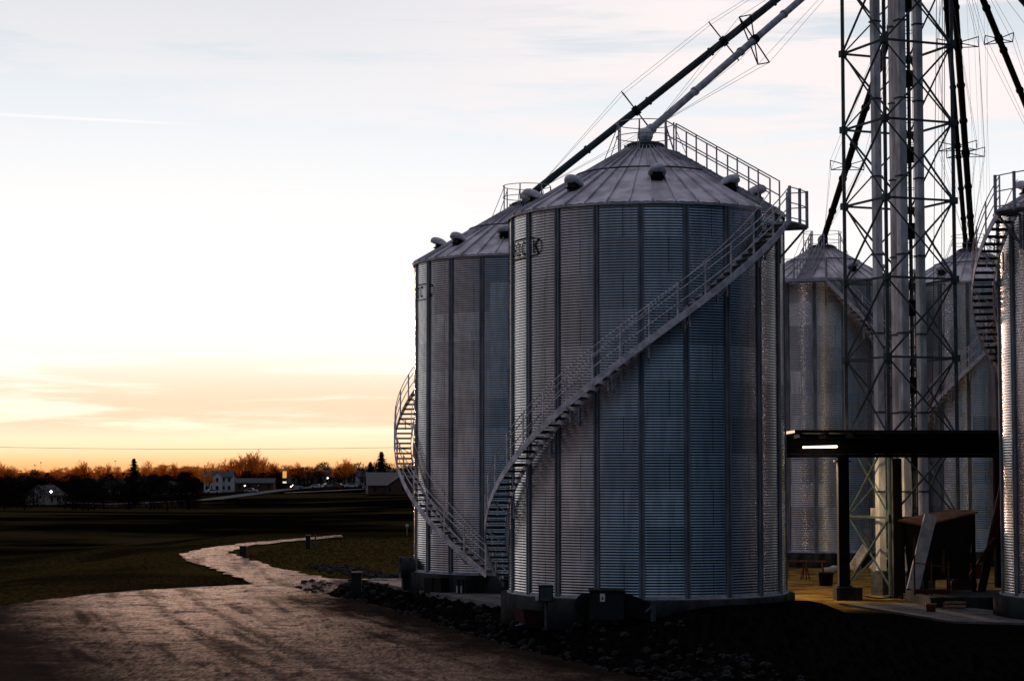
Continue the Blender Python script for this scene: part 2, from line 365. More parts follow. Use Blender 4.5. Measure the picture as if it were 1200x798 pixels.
def gravel_mat(name, c1, c2, dark):
    m = bpy.data.materials.new(name); m.use_nodes = True
    t = m.node_tree; b = t.nodes['Principled BSDF']; b.inputs['Specular IOR Level'].default_value = 0.05
    geo = t.nodes.new('ShaderNodeNewGeometry')
    def nz(sc, s3, rot=0, det=8, rough=.6):
        mp = t.nodes.new('ShaderNodeMapping'); mp.inputs['Scale'].default_value = s3; mp.inputs['Rotation'].default_value = (0, 0, rot)
        t.links.new(geo.outputs[0], mp.inputs[0])
        n = t.nodes.new('ShaderNodeTexNoise'); n.inputs['Scale'].default_value = sc; n.inputs['Detail'].default_value = det; n.inputs['Roughness'].default_value = rough
        t.links.new(mp.outputs[0], n.inputs[0]); return n.outputs[0]
    s = t.nodes.new('ShaderNodeSeparateXYZ'); t.links.new(geo.outputs[0], s.inputs[0])
    grain = smooth(nz(1.1, (.7, 1, 1), 0, 13, .86), .40, .62, t)
    c = mix(grain, c1, c2, t)
    # wheel tracks run with the curve of the lane: distance from a far centre gives long arcs
    dx = M_('SUBTRACT', s.outputs[0], 414.0, tree=t); dy = M_('SUBTRACT', s.outputs[1], 180.0, tree=t)
    rr = M_('SQRT', M_('ADD', M_('MULTIPLY', dx, dx, tree=t), M_('MULTIPLY', dy, dy, tree=t), tree=t), tree=t)
    cb = t.nodes.new('ShaderNodeCombineXYZ'); t.links.new(rr, cb.inputs[0]); t.links.new(M_('MULTIPLY', M_('ARCTAN2', M_('MULTIPLY', dy, -1.0, tree=t), M_('MULTIPLY', dx, -1.0, tree=t), tree=t), 30.0, tree=t), cb.inputs[1])
    def arc(sc, a, b_):
        n = t.nodes.new('ShaderNodeTexNoise'); n.inputs['Scale'].default_value = sc; n.inputs['Detail'].default_value = 5; t.links.new(cb.outputs[0], n.inputs[0])
        return smooth(n.outputs[0], a, b_, t)
    c = mix(M_('MULTIPLY', arc(1.1, .50, .63), .62, tree=t), c, dark, t)
    c = mix(M_('MULTIPLY', arc(3.1, .55, .66), .40, tree=t), c, dark, t)
    for r0, w in ((439.75, .16), (438.2, .20)):
        d = M_('ABSOLUTE', M_('SUBTRACT', rr, M_('ADD', r0, M_('MULTIPLY', nz(.25, (1, 1, 1)), .6, tree=t), tree=t), tree=t), tree=t)
        c = mix(M_('MULTIPLY', M_('SUBTRACT', 1.0, smooth(d, w*.2, w*2.0, t), tree=t), .45, tree=t), c, tuple(x*.6 for x in dark), t)
    blot = smooth(nz(.22, (1, .55, 1), .3, 7, .65), .46, .66, t)
    c = mix(M_('MULTIPLY', blot, .65, tree=t), c, dark, t)
    g2 = smooth(nz(1.0, (11, 1.7, 1), .1, 4, .75), .36, .62, t)             # stones and crumbs dragged along the lane
    c = mix(M_('MULTIPLY', g2, .62, tree=t), c, dark, t)
    g3 = smooth(nz(1.0, (3.2, .55, 1), .25, 5, .7), .50, .66, t)
    c = mix(M_('MULTIPLY', g3, .6, tree=t), c, dark, t)
    drift = smooth(nz(.9, (.35, 2.2, 1), .15, 9, .7), .56, .66, t)          # paler washed-out streaks
    c = mix(M_('MULTIPLY', drift, .55, tree=t), c, tuple(min(1, x*1.35) for x in c1), t)
    near_shade = M_('SUBTRACT', 1.0, smooth(M_('ADD', s.outputs[1], M_('MULTIPLY', nz(.12, (1, .5, 1)), 24.0, tree=t), tree=t), 60, 96, t), tree=t)  # foreground shade put into the gravel colour, easing off towards the crest
    c = mix(M_('MULTIPLY', near_shade, .55, tree=t), c, dark, t)
    # corner shade painted into the gravel colour, darker towards the left
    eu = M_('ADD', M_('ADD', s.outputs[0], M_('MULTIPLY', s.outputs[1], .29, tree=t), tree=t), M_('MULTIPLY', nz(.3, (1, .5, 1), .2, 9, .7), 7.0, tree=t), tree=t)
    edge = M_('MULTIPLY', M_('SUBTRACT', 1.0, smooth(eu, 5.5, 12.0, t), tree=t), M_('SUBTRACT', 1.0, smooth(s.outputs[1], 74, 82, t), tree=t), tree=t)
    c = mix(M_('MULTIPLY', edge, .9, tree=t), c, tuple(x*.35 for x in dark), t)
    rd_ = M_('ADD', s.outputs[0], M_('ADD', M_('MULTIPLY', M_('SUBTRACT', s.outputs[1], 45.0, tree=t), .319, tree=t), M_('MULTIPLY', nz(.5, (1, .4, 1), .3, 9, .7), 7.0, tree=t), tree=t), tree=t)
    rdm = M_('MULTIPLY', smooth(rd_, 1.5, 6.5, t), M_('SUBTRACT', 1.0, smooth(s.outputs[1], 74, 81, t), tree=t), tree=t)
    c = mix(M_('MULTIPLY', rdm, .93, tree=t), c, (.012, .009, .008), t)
    tk = M_('MAXIMUM', M_('MULTIPLY', arc(1.1, .50, .66), .9, tree=t), M_('MULTIPLY', g3, .93, tree=t), tree=t)
    for r0, w in ((439.75, .12), (438.2, .18)):
        d = M_('ABSOLUTE', M_('SUBTRACT', rr, M_('ADD', r0, M_('MULTIPLY', nz(.25, (1, 1, 1)), .6, tree=t), tree=t), tree=t), tree=t)
        tk = M_('MAXIMUM', tk, M_('MULTIPLY', M_('SUBTRACT', 1.0, smooth(d, w*.4, w*2.6, t), tree=t), M_('ADD', .68, M_('MULTIPLY', g2, .3, tree=t), tree=t), tree=t), tree=t)
    sheen_mask = M_('MULTIPLY', M_('SUBTRACT', 1.0, edge, tree=t), M_('SUBTRACT', 1.0, rdm, tree=t), tree=t)  # sheen mask, lowered over the painted shade, tracks and grain
    sheen_mask = M_('MULTIPLY', sheen_mask, M_('SUBTRACT', 1.0, M_('MULTIPLY', near_shade, .9, tree=t), tree=t), tree=t)
    sheen_mask = M_('MULTIPLY', sheen_mask, M_('SUBTRACT', 1.0, tk, tree=t), tree=t)
    sheen_mask = M_('MULTIPLY', sheen_mask, M_('SUBTRACT', 1.0, M_('MULTIPLY', g2, .85, tree=t), tree=t), tree=t)
    sheen_mask = M_('MULTIPLY', sheen_mask, sheen_mask, tree=t)
    t.links.new(M_('MULTIPLY', sheen_mask, .12, tree=t), b.inputs['Specular IOR Level'])
    t.links.new(c, b.inputs['Base Color'])
    b.inputs['Roughness'].default_value = 0.75
    bn = t.nodes.new('ShaderNodeBump'); bn.inputs['Strength'].default_value = 1.0; bn.inputs['Distance'].default_value = .07
    t.links.new(nz(1.6, (1, 1, 1), 0, 12, .82), bn.inputs['Height']); t.links.new(bn.outputs[0], b.inputs['Normal'])
    return m
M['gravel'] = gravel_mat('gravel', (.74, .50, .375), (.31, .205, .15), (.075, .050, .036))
def sheet(name, mat, poly, z, step=1.0, kind='structure', jitter=0.0):
    """flat-lying sheet from an outline, cut into cells so that it follows the ground"""
    bm = bmesh.new(); vs = [bm.verts.new((p[0], p[1], 0)) for p in poly]; f = bm.faces.new(vs)
    bmesh.ops.triangulate(bm, faces=[f])
    lo = [min(p[i] for p in poly) for i in (0, 1)]; hi = [max(p[i] for p in poly) for i in (0, 1)]
    for ax in (0, 1):
        v = lo[ax]+step
        while v < hi[ax]:
            co = Vector((0, 0, 0)); co[ax] = v; no = Vector((0, 0, 0)); no[ax] = 1
            bmesh.ops.bisect_plane(bm, geom=bm.verts[:]+bm.edges[:]+bm.faces[:], plane_co=co, plane_no=no); v += step
    for v in bm.verts:
        v.co.z = height(v.co.x, v.co.y)+z
        if jitter and not v.is_boundary:
            q = v.co; rr = math.hypot(q.x-414, q.y-180)
            v.co.z += jitter*(mnoise.noise(Vector((q.x*.5, q.y*.35, 0)))+.7*mnoise.noise(Vector((q.x*1.7, q.y*1.3, 3)))+.5*mnoise.noise(Vector((q.x*4, q.y*3, 7)))) + jitter*.9*mnoise.noise(Vector((rr*1.1, math.atan2(180-q.y, 414-q.x)*25, 5)))
    bmesh.ops.recalc_face_normals(bm, faces=bm.faces)
    me = bpy.data.meshes.new(name); bm.to_mesh(me); bm.free()
    for p in me.polygons: p.use_smooth = True
    o = mk(name, me, mat); tag(o, kind=kind); return o
def rough_line(pts, amp=.25, step=1.0):
    out = []
    for a, b in zip(pts, pts[1:]):
        a, b = Vector(a[:2]), Vector(b[:2]); n = max(1, int((b-a).length/step))
        for i in range(n): 
            p = a.lerp(b, i/n); out.append(p + Vector((rnd.uniform(-amp, amp), rnd.uniform(-amp, amp)))*(0 if i == 0 else 1))
    out.append(Vector(pts[-1][:2])); return out
F2 = lambda a, b: tuple(flat(a, b))[:2]
left_edge = rough_line([(-26, 33.5), (-24, 52), (-21, 66), F2(0, 712), F2(70, 703), F2(150, 694), F2(300, 686), F2(288, 682), F2(252, 668), F2(216, 656), F2(211, 650), F2(235, 643), F2(300, 636), F2(400, 627.5)])
right_edge = rough_line([F2(402, 630), F2(330, 636), F2(290, 641), F2(268, 648), F2(290, 657), F2(335, 669), F2(385, 679), F2(420, 681), F2(490, 683)] )
back = rough_line([(x, y) for y, x in [(89.5, -4.5), (88.6, -6.4)] + ROAD_R[::-1]] + [(7, 33.5)], .45, .7)
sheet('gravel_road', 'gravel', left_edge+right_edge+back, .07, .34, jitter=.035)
# slab under the two near bins and apron before the canopy
slab = [(-6.2, 87.6), (-3.1, 79), (0.3, 70.0), (0.6, 66.6), (5.5, 66.6), (5.5, 90), (-6.2, 90)]
sb = MB(); sb.extrude(slab, -.25, .06); tag(sb.build('concrete_pad', 'concrete'), kind='structure')
ap = [(9.9, 73.4), (13.3, 60.5), (26, 60.5), (26, 64), (16.9, 70.6), (13.6, 73.4)]
sb = MB(); sb.extrude([(11.6, 72.4), (13.7, 63.5), (16.5, 62.5), (16.0, 69), (14.6, 72.4)], -.25, .07); tag(sb.build('concrete_apron', 'concrete'), kind='structure')
# far lanes across the valley
def lane(name, pts, w, mat='gravel', z=.12):
    m = MB(); P = []
    for a, b in zip(pts, pts[1:]):
        n = max(2, int(math.dist(a, b)/12))
        P += [Vector((a[0]+(b[0]-a[0])*i/n, a[1]+(b[1]-a[1])*i/n, 0)) for i in range(n)]
    P.append(Vector((*pts[-1], 0)))
    for i, p in enumerate(P):
        d = (P[min(i+1, len(P)-1)]-P[max(i-1, 0)]).normalized(); s = Vector((-d.y, d.x, 0))*w/2
        for q in (p-s, p+s): m.v.append((q.x, q.y, max(height(q.x, q.y), height(p.x, p.y))+z))
    m.f = [(2*i, 2*i+1, 2*i+3, 2*i+2) for i in range(len(P)-1)]
    tag(m.build(name, mat), kind='structure')
M['asphalt'] = pmat('old asphalt', (.085, .078, .078), 0.8, var=.2, vscale=.05)
def wxy(px, Y): return ((px-600)/2380*Y, Y)
lane('far_road', [wxy(-60, 610), wxy(130, 560), wxy(250, 600), wxy(345, 690), wxy(420, 760)], 7, 'asphalt', .25)
lane('parking_lane', [wxy(335, 640), wxy(460, 650), wxy(560, 660)], 9, 'asphalt', .25)

# ------------------------------------------------------------------ grain bins
RB = 4.57
def wall_mesh(R, H, n_cor, seg=150, sub=6):
    m = MB(); rows = n_cor*sub+1
    for k in range(rows):
        z = H*k/(rows-1); r = R + 0.0070*cos(2*pi*k/sub)
        for i in range(seg): m.v.append((r*sin(2*pi*i/seg), -r*cos(2*pi*i/seg), z))
    m.f = [(k*seg+i, k*seg+(i+1) % seg, (k+1)*seg+(i+1) % seg, (k+1)*seg+i) for k in range(rows-1) for i in range(seg)]
    me = bpy.data.meshes.new('wall'); me.from_pydata(m.v, [], m.f); me.polygons.foreach_set('use_smooth', [True]*len(me.polygons)); me.materials.append(M['wall'])
    return me
def roof_z(r, R, H): return H + .03 + (R-r)*0.590
def roof_mesh(R, H, ribs, rc=.66):
    m = MB(); n = ribs; ph = R_(2.8)
    re = R+.10
    def P(r, i, dz=0): return pol(r, ph+2*pi*i/n, roof_z(r, R, H)+dz)
    for i in range(n):      # panels with shallow flutes between raised ribs
        for j in range(4):
            a, b = i+j/4, i+(j+1)/4; up = .018
            za, zb = (0, up) if j % 2 == 0 else (up, 0)
            m.add([P(re, a, za), P(re, b, zb), P(rc, b, 0), P(rc, a, 0)], [(0, 1, 2, 3)])
        th = ph+2*pi*i/n; t = Vector((cos(th), sin(th), 0))
        o, q = P(re+.02, i), P(rc, i); up = Vector((0, 0, .085)); w = .028
        m.add([o-t*w, o+t*w, o+t*w*.6+up, o-t*w*.6+up, q-t*w*.6, q+t*w*.6, q+t*w*.4+up, q-t*w*.4+up], [(0, 1, 2, 3), (4, 7, 6, 5), (0, 3, 7, 4), (1, 5, 6, 2), (3, 2, 6, 7)])
        # eave turn-down
        a0, b0 = P(re, i), P(re, i+1)
        m.add([a0, b0, b0-Vector((0, 0, .07)), a0-Vector((0, 0, .07))], [(0, 1, 2, 3)])
    me = bpy.data.meshes.new('roof'); me.from_pydata(m.v, [], m.f); me.validate(); me.materials.append(M['roof']); return me
def stiff_mesh(R, H):
    m = MB(); r = R+.008
    prof = [(-.095, .0), (-.085, .052), (-.030, .056), (-.020, .018), (.020, .018), (.030, .056), (.085, .052), (.095, .0)]
    m.extrude([(a, -r-b) for a, b in prof], 0.0, H-.02)
    return m.mesh('stiffener')
def hood_mesh():           # roof vent: round hood over a dark throat
    m = MB(); prof = [(.30, .20), (.37, .20), (.375, .30), (.35, .42), (.28, .52), (.17, .585), (.04, .60)]
    m.lathe(prof, 20, cap=True); m.v = [(x*.92, y*1.08-.06, (z-.2)*.78+.17-y*.22) for x, y, z in m.v]
    return m.mesh('vent_hood', True)
def base_mesh():
    m = MB(); m.box((0, .0, .05), (.36, .40, .40)); m.box((0, 0, .0), (.50, .54, .03)); return m.mesh('vent_neck')
HOOD = hood_mesh(); HOOD.materials.append(M['vent']); NECK = base_mesh(); NECK.materials.append(M['black'])

CACHE = {}
def make_bin(px, rho, R, zb, zt, label, stair, vents, logo=None, n_st=20, ribs=40, group=None, az=None, peakrail=True, phase=R_(-2)):
    a = math.atan((px-600)/2380) if az is None else az
    loc = Vector((rho*sin(a), rho*cos(a), 0))
    root = thing('grain_bin', label, 'grain bin', loc, -a, group)
    H = zt-zb; key = (round(R, 2), round(H, 2))
    if key not in CACHE:
        st = stiff_mesh(R, H); st.materials.append(M['stiff'])
        CACHE[key] = (wall_mesh(R, H, 144 if R > 4 else 150, 150 if R > 4 else 120), roof_mesh(R, H, ribs), st)
    wm, rm, sm = CACHE[key]
    base = Vector((0, 0, zb))
    mk('wall', wm, None, root, base); rf = mk('roof', rm, None, root, base)
    MB().lathe([(R+.30, -.25), (R+.30, zb-.05), (R+.27, zb-.02), (R-.2, zb-.015)], 72).build('foundation', 'conc_wet', root, True)
    MB().lathe([(R+.10, zb-.015), (R+.10, zb+.012), (R+.02, zb+.014), (R+.02, zb+.09), (R+.012, zb+.09)], 72, cap=False).build('base_angle', 'galv', root)
    for i in range(n_st):
        th = phase+2*pi*i/n_st; o = mk('stiffener', sm, None, root, base); o.rotation_euler = (0, 0, th)
    # ring over the roof half way up, cap, inlet
    rr = R*.52; pts = [pol(rr, 2*pi*i/ribs+R_(2.8), zb+roof_z(rr, R, H)+.10) for i in range(ribs+1)]
    MB().tube(pts, .028, 5).build('roof_ring', 'galvdark', rf)
    rf_loc = base
    for c in rf.children: c.location = -base
    zc = zb+roof_z(.70, R, H)
    cp = MB().lathe([(.74, zc-.02), (.76, zc+.06), (.66, zc+.10), (.64, zc+.20), (.50, zc+.26), (.2, zc+.30)], 28).build('roof_cap', 'galvdark', root)
    for i in range(14): MB().box(pol(.70, 2*pi*i/14, zc+.11), (.05, .05, .12), Matrix.Rotation(2*pi*i/14, 3, 'Z')).build('cap_clamp', 'galvdark', cp)
    MB().ball((0, 0, zc+.52), .27, 12, 7).bar((0, 0, zc+.2), (0, 0, zc+.5), .16, 12).build('inlet', 'vent', root)
    # vents
    for th, r in vents:
        v = mk('roof_vent', HOOD, None, root, pol(r, th, zb+roof_z(r, R, H))); v.rotation_euler = (R_(-8), 0, th); v.scale = (.86, .9, .86)
        mk('vent_neck', NECK, None, v)
    # peak guard ring
    sa = stair['top'] if stair else 0
    if peakrail:
        rg = .98; zr = zb+roof_z(rg, R, H); m = MB()
        gap = .30
        ths = [sa+gap+(2*pi-2*gap)*i/24 for i in range(25)]
        for hh in (1.08, .62): m.tube([pol(rg, t, zr+hh) for t in ths], .016, 5)
        pk = m.build('peak_railing', 'galv', root)
        for i in range(0, 25, 4):
            t = ths[i]; q = MB().bar(pol(rg, t, zr-.02), pol(rg, t, zr+1.08), .02, 4)
            q.bar(pol(rg, t, zr+1.0), pol(rg+.55, t, zb+roof_z(rg+.55, R, H)), .012, 4); q.build('post', 'galv', pk)
    if stair: build_stair(root, R, zb, zt, H, stair)
    if logo is not None: build_logo(root, R, logo[0], logo[1])
    return root
def build_stair(root, R, zb, zt, H, s):
    """spiral stair: z = s.z0 + s.k*theta between th0 (foot) and th1 (head)"""
    ri, ro = R+.14, R+.80
    z0, k, th0, th1 = s['z0'], s['k'], s['foot'], s['head']
    zf = lambda t: z0+k*t
    n = 90; T = [th0+(th1-th0)*i/n for i in range(n+1)]
    m = MB()
    for rr in (ri, ro):
        o = len(m.v)
        for t in T:
            for dr, dz in ((0, -.13), (.025, -.13), (.025, .13), (0, .13)): m.v.append(tuple(pol(rr+dr, t, zf(t)+dz)))
        for i in range(n):
            for j in range(4): m.f.append((o+4*i+j, o+4*i+(j+1) % 4, o+4*i+4+(j+1) % 4, o+4*i+4+j))
        m.f += [(o, o+1, o+2, o+3), (o+4*n+3, o+4*n+2, o+4*n+1, o+4*n)]
    st = m.build('staircase', 'stairsteel', root)
    nt_ = min(98, int(abs(zf(th1)-zf(th0))/.205)); dth = (th1-th0)/nt_; sg = 1 if (th1 > th0) else -1
    tm = MB(); tm.box((0, 0, 0), (.66, .25, .028)); tm.box((0, -.115*1, -.035), (.66, .012, .05)); tme = tm.mesh('tread'); tme.materials.append(M['galvdark'])
    for i in range(nt_):
        t = th0+dth*(i+.5); o = mk('tread', tme, None, st, pol((ri+ro)/2+.012, t, zf(t)+.02))
        o.rotation_euler = (0, 0, t-pi/2 + (pi if sg*1 > 0 else 0)+pi/2 + pi/2)
    m = MB()
    for rr, hs in ((ro+.012, (1.10, .86, .48)),):
        for hh in hs: m.tube([pol(rr, t, zf(t)+hh) for t in T], .019, 5)
    m.tube([pol(ri, t, zf(t)+1.02) for t in T if abs(t-th1) < abs(th1-th0)*.98], .015, 5)
    hr = m.build('handrail', 'stairsteel', st)
    npst = max(3, int(abs(th1-th0)*ro/.86))
    for i in range(npst+1):
        t = th0+(th1-th0)*i/npst
        q = MB().bar(pol(ro+.02, t, zf(t)-.08), pol(ro+.02, t, zf(t)+1.10), .023, 4)
        q.build('post', 'stairsteel', st)
    nb = max(2, int(abs(th1-th0)/R_(14)))
    for i in range(1, nb):
        t = th0+(th1-th0)*i/nb
        q = MB().bar(pol(ro, t, zf(t)-.1), pol(R+.04, t, zf(t)-.62), .018).bar(pol(R+.05, t, zf(t)-.05), pol(R+.05, t, zf(t)-.66), .022).bar(pol(ro-.2, t, zf(t)-.12), pol(ro-.2, t, zf(t)-.55), .016)
        q.build('bracket', 'stairsteel', st)
    # landing at the eave
    l0, l1 = s['landing']; zl = s.get('zl', zt-.25); r0, r1 = R+.13, R+.98
    nn = 6; A = [l0+(l1-l0)*i/nn for i in range(nn+1)]; m = MB()
    for t in A:
        for r in (r0, r1):
            for z in (zl-.05, zl): m.v.append(tuple(pol(r, t, z)))
    for i in range(nn):
        b = 4*i; m.f += [(b, b+4, b+6, b+2), (b+1, b+3, b+7, b+5), (b, b+1, b+5, b+4), (b+2, b+6, b+7, b+3)]
    m.f += [(0, 2, 3, 1), (4*nn, 4*nn+1, 4*nn+3, 4*nn+2)]
    for t in (l0, l1):
        m.bar(pol(r0, t, zl-.10), pol(r1, t, zl-.10), .05)
        m.bar(pol(r1-.05, t, zl-.10), pol(R+.05, t, zl-1.05), .035)
        m.bar(pol(R+.06, t, zl-.05), pol(R+.06, t, zl-1.2), .035)
    land = m.build('landing', 'galv', root)
    m = MB()
    for hh in (.10, .58, 1.08): m.tube([pol(r1, t, zl+hh) for t in A], .02, 5)
    tend = l1 if abs(l1-th1) > abs(l0-th1) else l0; tnear = l0 if tend == l1 else l1
    for hh in (.58, 1.08): m.bar(pol(r1, tend, zl+hh), pol(r0+.2, tend, zl+hh), .018)
    lr = m.build('landing_railing', 'galv', land)
    for t in (A[0], A[nn//2], A[-1]):
        MB().bar(pol(r1, t, zl-.1), pol(r1, t, zl+1.12), .042).build('post', 'galv', lr)
    MB().bar(pol(r0+.2, tend, zl), pol(r0+.2, tend, zl+1.12), .04).build('post', 'galv', lr)
    # steps up the roof with rails both sides
    sa = s['top']; tdir = Vector((cos(sa), sin(sa), 0)); m = MB(); m2 = MB(); rt, re = 1.0, R+.25
    def RP(r, side, h): return pol(r, sa, zb+roof_z(r, R, H)+h)+tdir*side*.34
    for sd in (-1, 1):
        m.bar(RP(rt, sd, .10), RP(re, sd, .10), .035)
        for hh in (1.05, .58): m2.bar(RP(rt, sd, hh), RP(re, sd, hh+.0), .021)
    for i in range(16):
        r = rt+(re-rt)*(i+.5)/16; m.bar(RP(r, -1, .12), RP(r, 1, .12), .03)
    ld = m.build('roof_ladder', 'galv', root); hr = m2.build('handrail', 'galv', ld)
    for sd in (-1, 1):
        for i in range(6):
            r = rt+(re-rt)*i/5; MB().bar(RP(r, sd, .08), RP(r, sd, 1.06), .021).build('post', 'galv', ld)
def build_logo(root, R, th_last, z):
    """maker's name in an oval outline, bent round the wall"""
    rr = R+.024; m = MB(); step = .445/R
    H_, w_ = .40, .034
    arc = lambda cx, cy, rx, ry, a0, a1, n=10: [(cx+rx*cos(R_(a0+(a1-a0)*i/n)), cy+ry*sin(R_(a0+(a1-a0)*i/n))) for i in range(n+1)]
    glyph = {'K': [[(-.10, 0), (-.10, H_)], [(.12, H_), (-.08, .19)], [(-.02, .25), (.13, 0)]],
             'C': [arc(.02, H_/2, .12, H_/2, 50, 310)], 'O': [arc(0, H_/2, .12, H_/2, 0, 360, 16)],
             'R': [[(-.10, 0), (-.10, H_)], [(-.10, H_), (.02, H_)]+arc(.02, H_*.76, .09, H_*.24, 90, -90, 6)+[(-.10, H_*.52)], [(0, H_*.5), (.13, 0)]],
             'B': [[(-.10, 0), (-.10, H_)], [(-.10, H_), (.02, H_)]+arc(.02, H_*.76, .08, H_*.24, 90, -90, 6)+[(-.10, H_*.52)], [(.02, H_*.52)]+arc(.02, H_*.26, .10, H_*.26, 90, -90, 6)+[(-.10, 0)]]}
    for i, ch in enumerate("BROCK"):
        th = th_last-R_((25.7, 20.2, 14.7, 9.2, 0)[i])
        for st_ in glyph[ch]:
            for (x0, y0), (x1, y1) in zip(st_, st_[1:]):
                dx, dy = x1-x0, y1-y0; l_ = math.hypot(dx, dy) or 1; nx_, ny_ = -dy/l_*w_, dx/l_*w_; ex, ey = dx/l_*w_*.6, dy/l_*w_*.6
                m.add([pol(rr, th+px_/R, z-H_/2+py_) for px_, py_ in ((x0-ex-nx_, y0-ey-ny_), (x1+ex-nx_, y1+ey-ny_), (x1+ex+nx_, y1+ey+ny_), (x0-ex+nx_, y0-ey+ny_))], [(0, 1, 2, 3)])
    n = 64; ca = th_last-R_(12.6); ha = R_(16.8); P = []
    for i in range(n):
        t = 2*pi*i/n; x = math.copysign(abs(cos(t))**.45, cos(t)); y = math.copysign(abs(sin(t))**.7, sin(t))
        for sc in (1.0, .93): P.append(pol(rr, ca+ha*x*(1 if sc == 1 else .975), z+.33*y*(1 if sc == 1 else .88)))
    m.add(P, [(2*i, 2*((i+1) % n), 2*((i+1) % n)+1, 2*i+1) for i in range(n)])
    me = bpy.data.meshes.new('logo'); me.from_pydata(m.v, [], m.f); me.materials.append(M['black']); mk('logo', me, None, root)

ZB, ZT = .74, 13.18
GB = 'galvanised corrugated grain bins'
R1 = R_
main = make_bin(0, 68.1, RB, ZB, ZT, 'large grain bin in front, a spiral stair sweeping across its whole face',
    dict(z0=4.07+EYE, k=3.95, foot=R1(-113), head=R1(58), landing=(R1(56), R1(71)), zl=4.07+EYE+3.95*R1(58)+.03, top=R1(60)),
    [(R1(-41), 3.5), (R1(-72), 3.9), (R1(7), 3.05), (R1(52), 3.45), (R1(72), 3.8), (R1(120), 3.5), (R1(-130), 3.5), (R1(180), 3.5)],
    (R1(-50.8), 11.95), group=GB, az=R1(3.787))
bin2 = make_bin(0, 82.9, RB, ZB, ZT, 'grain bin at the left end, half hidden behind the large front bin',
    dict(z0=-2.75+EYE-4.1*.55, k=-4.1, foot=R1(-17), head=R1(-190), landing=(R1(-190), R1(-206)), zl=12.85, top=R1(-196)),
    [(R1(-80), 3.6), (R1(-49), 3.6), (R1(-15), 3.3), (R1(30), 3.5), (R1(150), 3.5), (R1(-150), 3.5)],
    (R1(-58), 11.9), group=GB, az=R1(.418), phase=R_(-4.5))
ZT3 = 9.82+EYE
bin3 = make_bin(966, 106, 3.66, ZB, ZT3, 'smaller grain bin just right of the large front bin, behind the lattice tower',
    dict(z0=ZT3-.2+.1, k=-4.3, foot=R1(155), head=R1(2), landing=(R1(2), R1(-38)), zl=ZT3-.2, top=R1(-14)),
    [(R1(75), 2.9), (R1(30), 2.9), (R1(-60), 2.9), (R1(150), 2.9)], None, n_st=16, ribs=32, group=GB, phase=R1(-7))
bin4 = make_bin(1140, 109, 3.66, ZB, ZT3, 'dim grain bin seen through the right side of the lattice tower',
    dict(z0=5.5+EYE, k=4.3, foot=R1(-118), head=R1(56), landing=(R1(56), R1(75)), top=R1(62)),
    [(R1(-75), 2.9), (R1(-30), 2.9), (R1(60), 2.9), (R1(150), 2.9)], None, n_st=16, ribs=32, group=GB, phase=R1(-3))
bin5 = make_bin(0, 69.0, RB, ZB, ZT, 'grain bin cut off by the right edge, its stair head jutting out',
    dict(z0=8.35+EYE+4.2*R1(52), k=4.2, foot=R1(-205), head=R1(-52), landing=(R1(-52), R1(-33)), zl=8.35+EYE, top=R1(-40)),
    [(R1(-80), 3.6), (R1(0), 3.5), (R1(60), 3.5), (R1(150), 3.5)], None, group=GB, az=R1(17.29), phase=R_(-6))

# ------------------------------------------------------------------ lattice tower
TS = 3.05; TA = R_(21.6); T0 = Vector((14.27, 77, 0))
tower = thing('lattice_tower', 'square lattice steel tower with cross bracing, carrying the tall conveyor legs between the bins', 'tower', T0, TA)
corner = [Vector((0, 0, 0)), Vector((TS, 0, 0)), Vector((TS, TS, 0)), Vector((0, TS, 0))]
zlev = [z for z in (0.05+.0, ) ]
lev = [13.62+EYE-3.05*k for k in range(-4, 6)]; lev = sorted([z for z in lev if z > 1])
TOPZ = lev[-1]+.4
for i, c in enumerate(corner):
    m = MB().bar(c, c+Vector((0, 0, TOPZ)), .075, 8)
    m.box(c+Vector((0, 0, .03)), (.4, .4, .06)); m.build('leg', 'towersteel', tower)
lv = [0.3]+lev
for z in lev:
    for i in range(4):
        a, b = corner[i], corner[(i+1) % 4]; up = Vector((0, 0, z))
        MB().bar(a+up, b+up, .045).build('girt', 'towersteel', tower)
    for c in corner: MB().box(c+Vector((0, 0, z)), (.24, .24, .26)).build('node_plate', 'towersteel', tower)
for za, zb_ in zip(lv, lev):
    for i in range(4):
        a, b = corner[i], corner[(i+1) % 4]
        off = (b-a).normalized().cross(Vector((0, 0, 1)))*.03
        MB().bar(a+Vector((0, 0, za))+off, b+Vector((0, 0, zb_))+off, .036).build('brace', 'towersteel', tower)
        MB().bar(b+Vector((0, 0, za))-off, a+Vector((0, 0, zb_))-off, .028).build('brace', 'towersteel', tower)
# conveyor legs (bucket elevators) inside the tower, two trunks each
def elevator(label, trunks, Y):
    root = thing('bucket_elevator', label, 'grain elevator', (0, 0, 0), 0, 'bucket elevators inside the tower')
    cs = []
    for px0, px1, yy in trunks:
        x = ((px0+px1)/2-600)/2380*yy; w = (px1-px0)/2380*yy; s = w/1.375; cs.append(Vector((x, yy, 0)))
        m = MB(); rot = Matrix.Rotation(TA, 3, 'Z')
        m.box((x, yy, TOPZ/2+1.2), (s, s, TOPZ+2.4), rot)
        t = m.build('trunk', 'casing', root)
        z = .9
        while z < TOPZ+2: MB().box((x, yy, z), (s+.07, s+.07, .06), rot).build('joint_flange', 'galvdark', t); z += 3.05
    c = (cs[0]+cs[-1])/2; dv = cs[-1]-cs[0]
    rot = Matrix.Rotation(math.atan2(dv.y, dv.x), 3, 'Z')
    MB().box(c+Vector((0, 0, .45)), (dv.length+.7, .5, .9), rot).build('boot', 'galvdark', root)
    MB().box(c+Vector((0, 0, TOPZ+2.7)), (dv.length+.8, .55, 1.0), rot).build('head', 'galv', root)
    return root
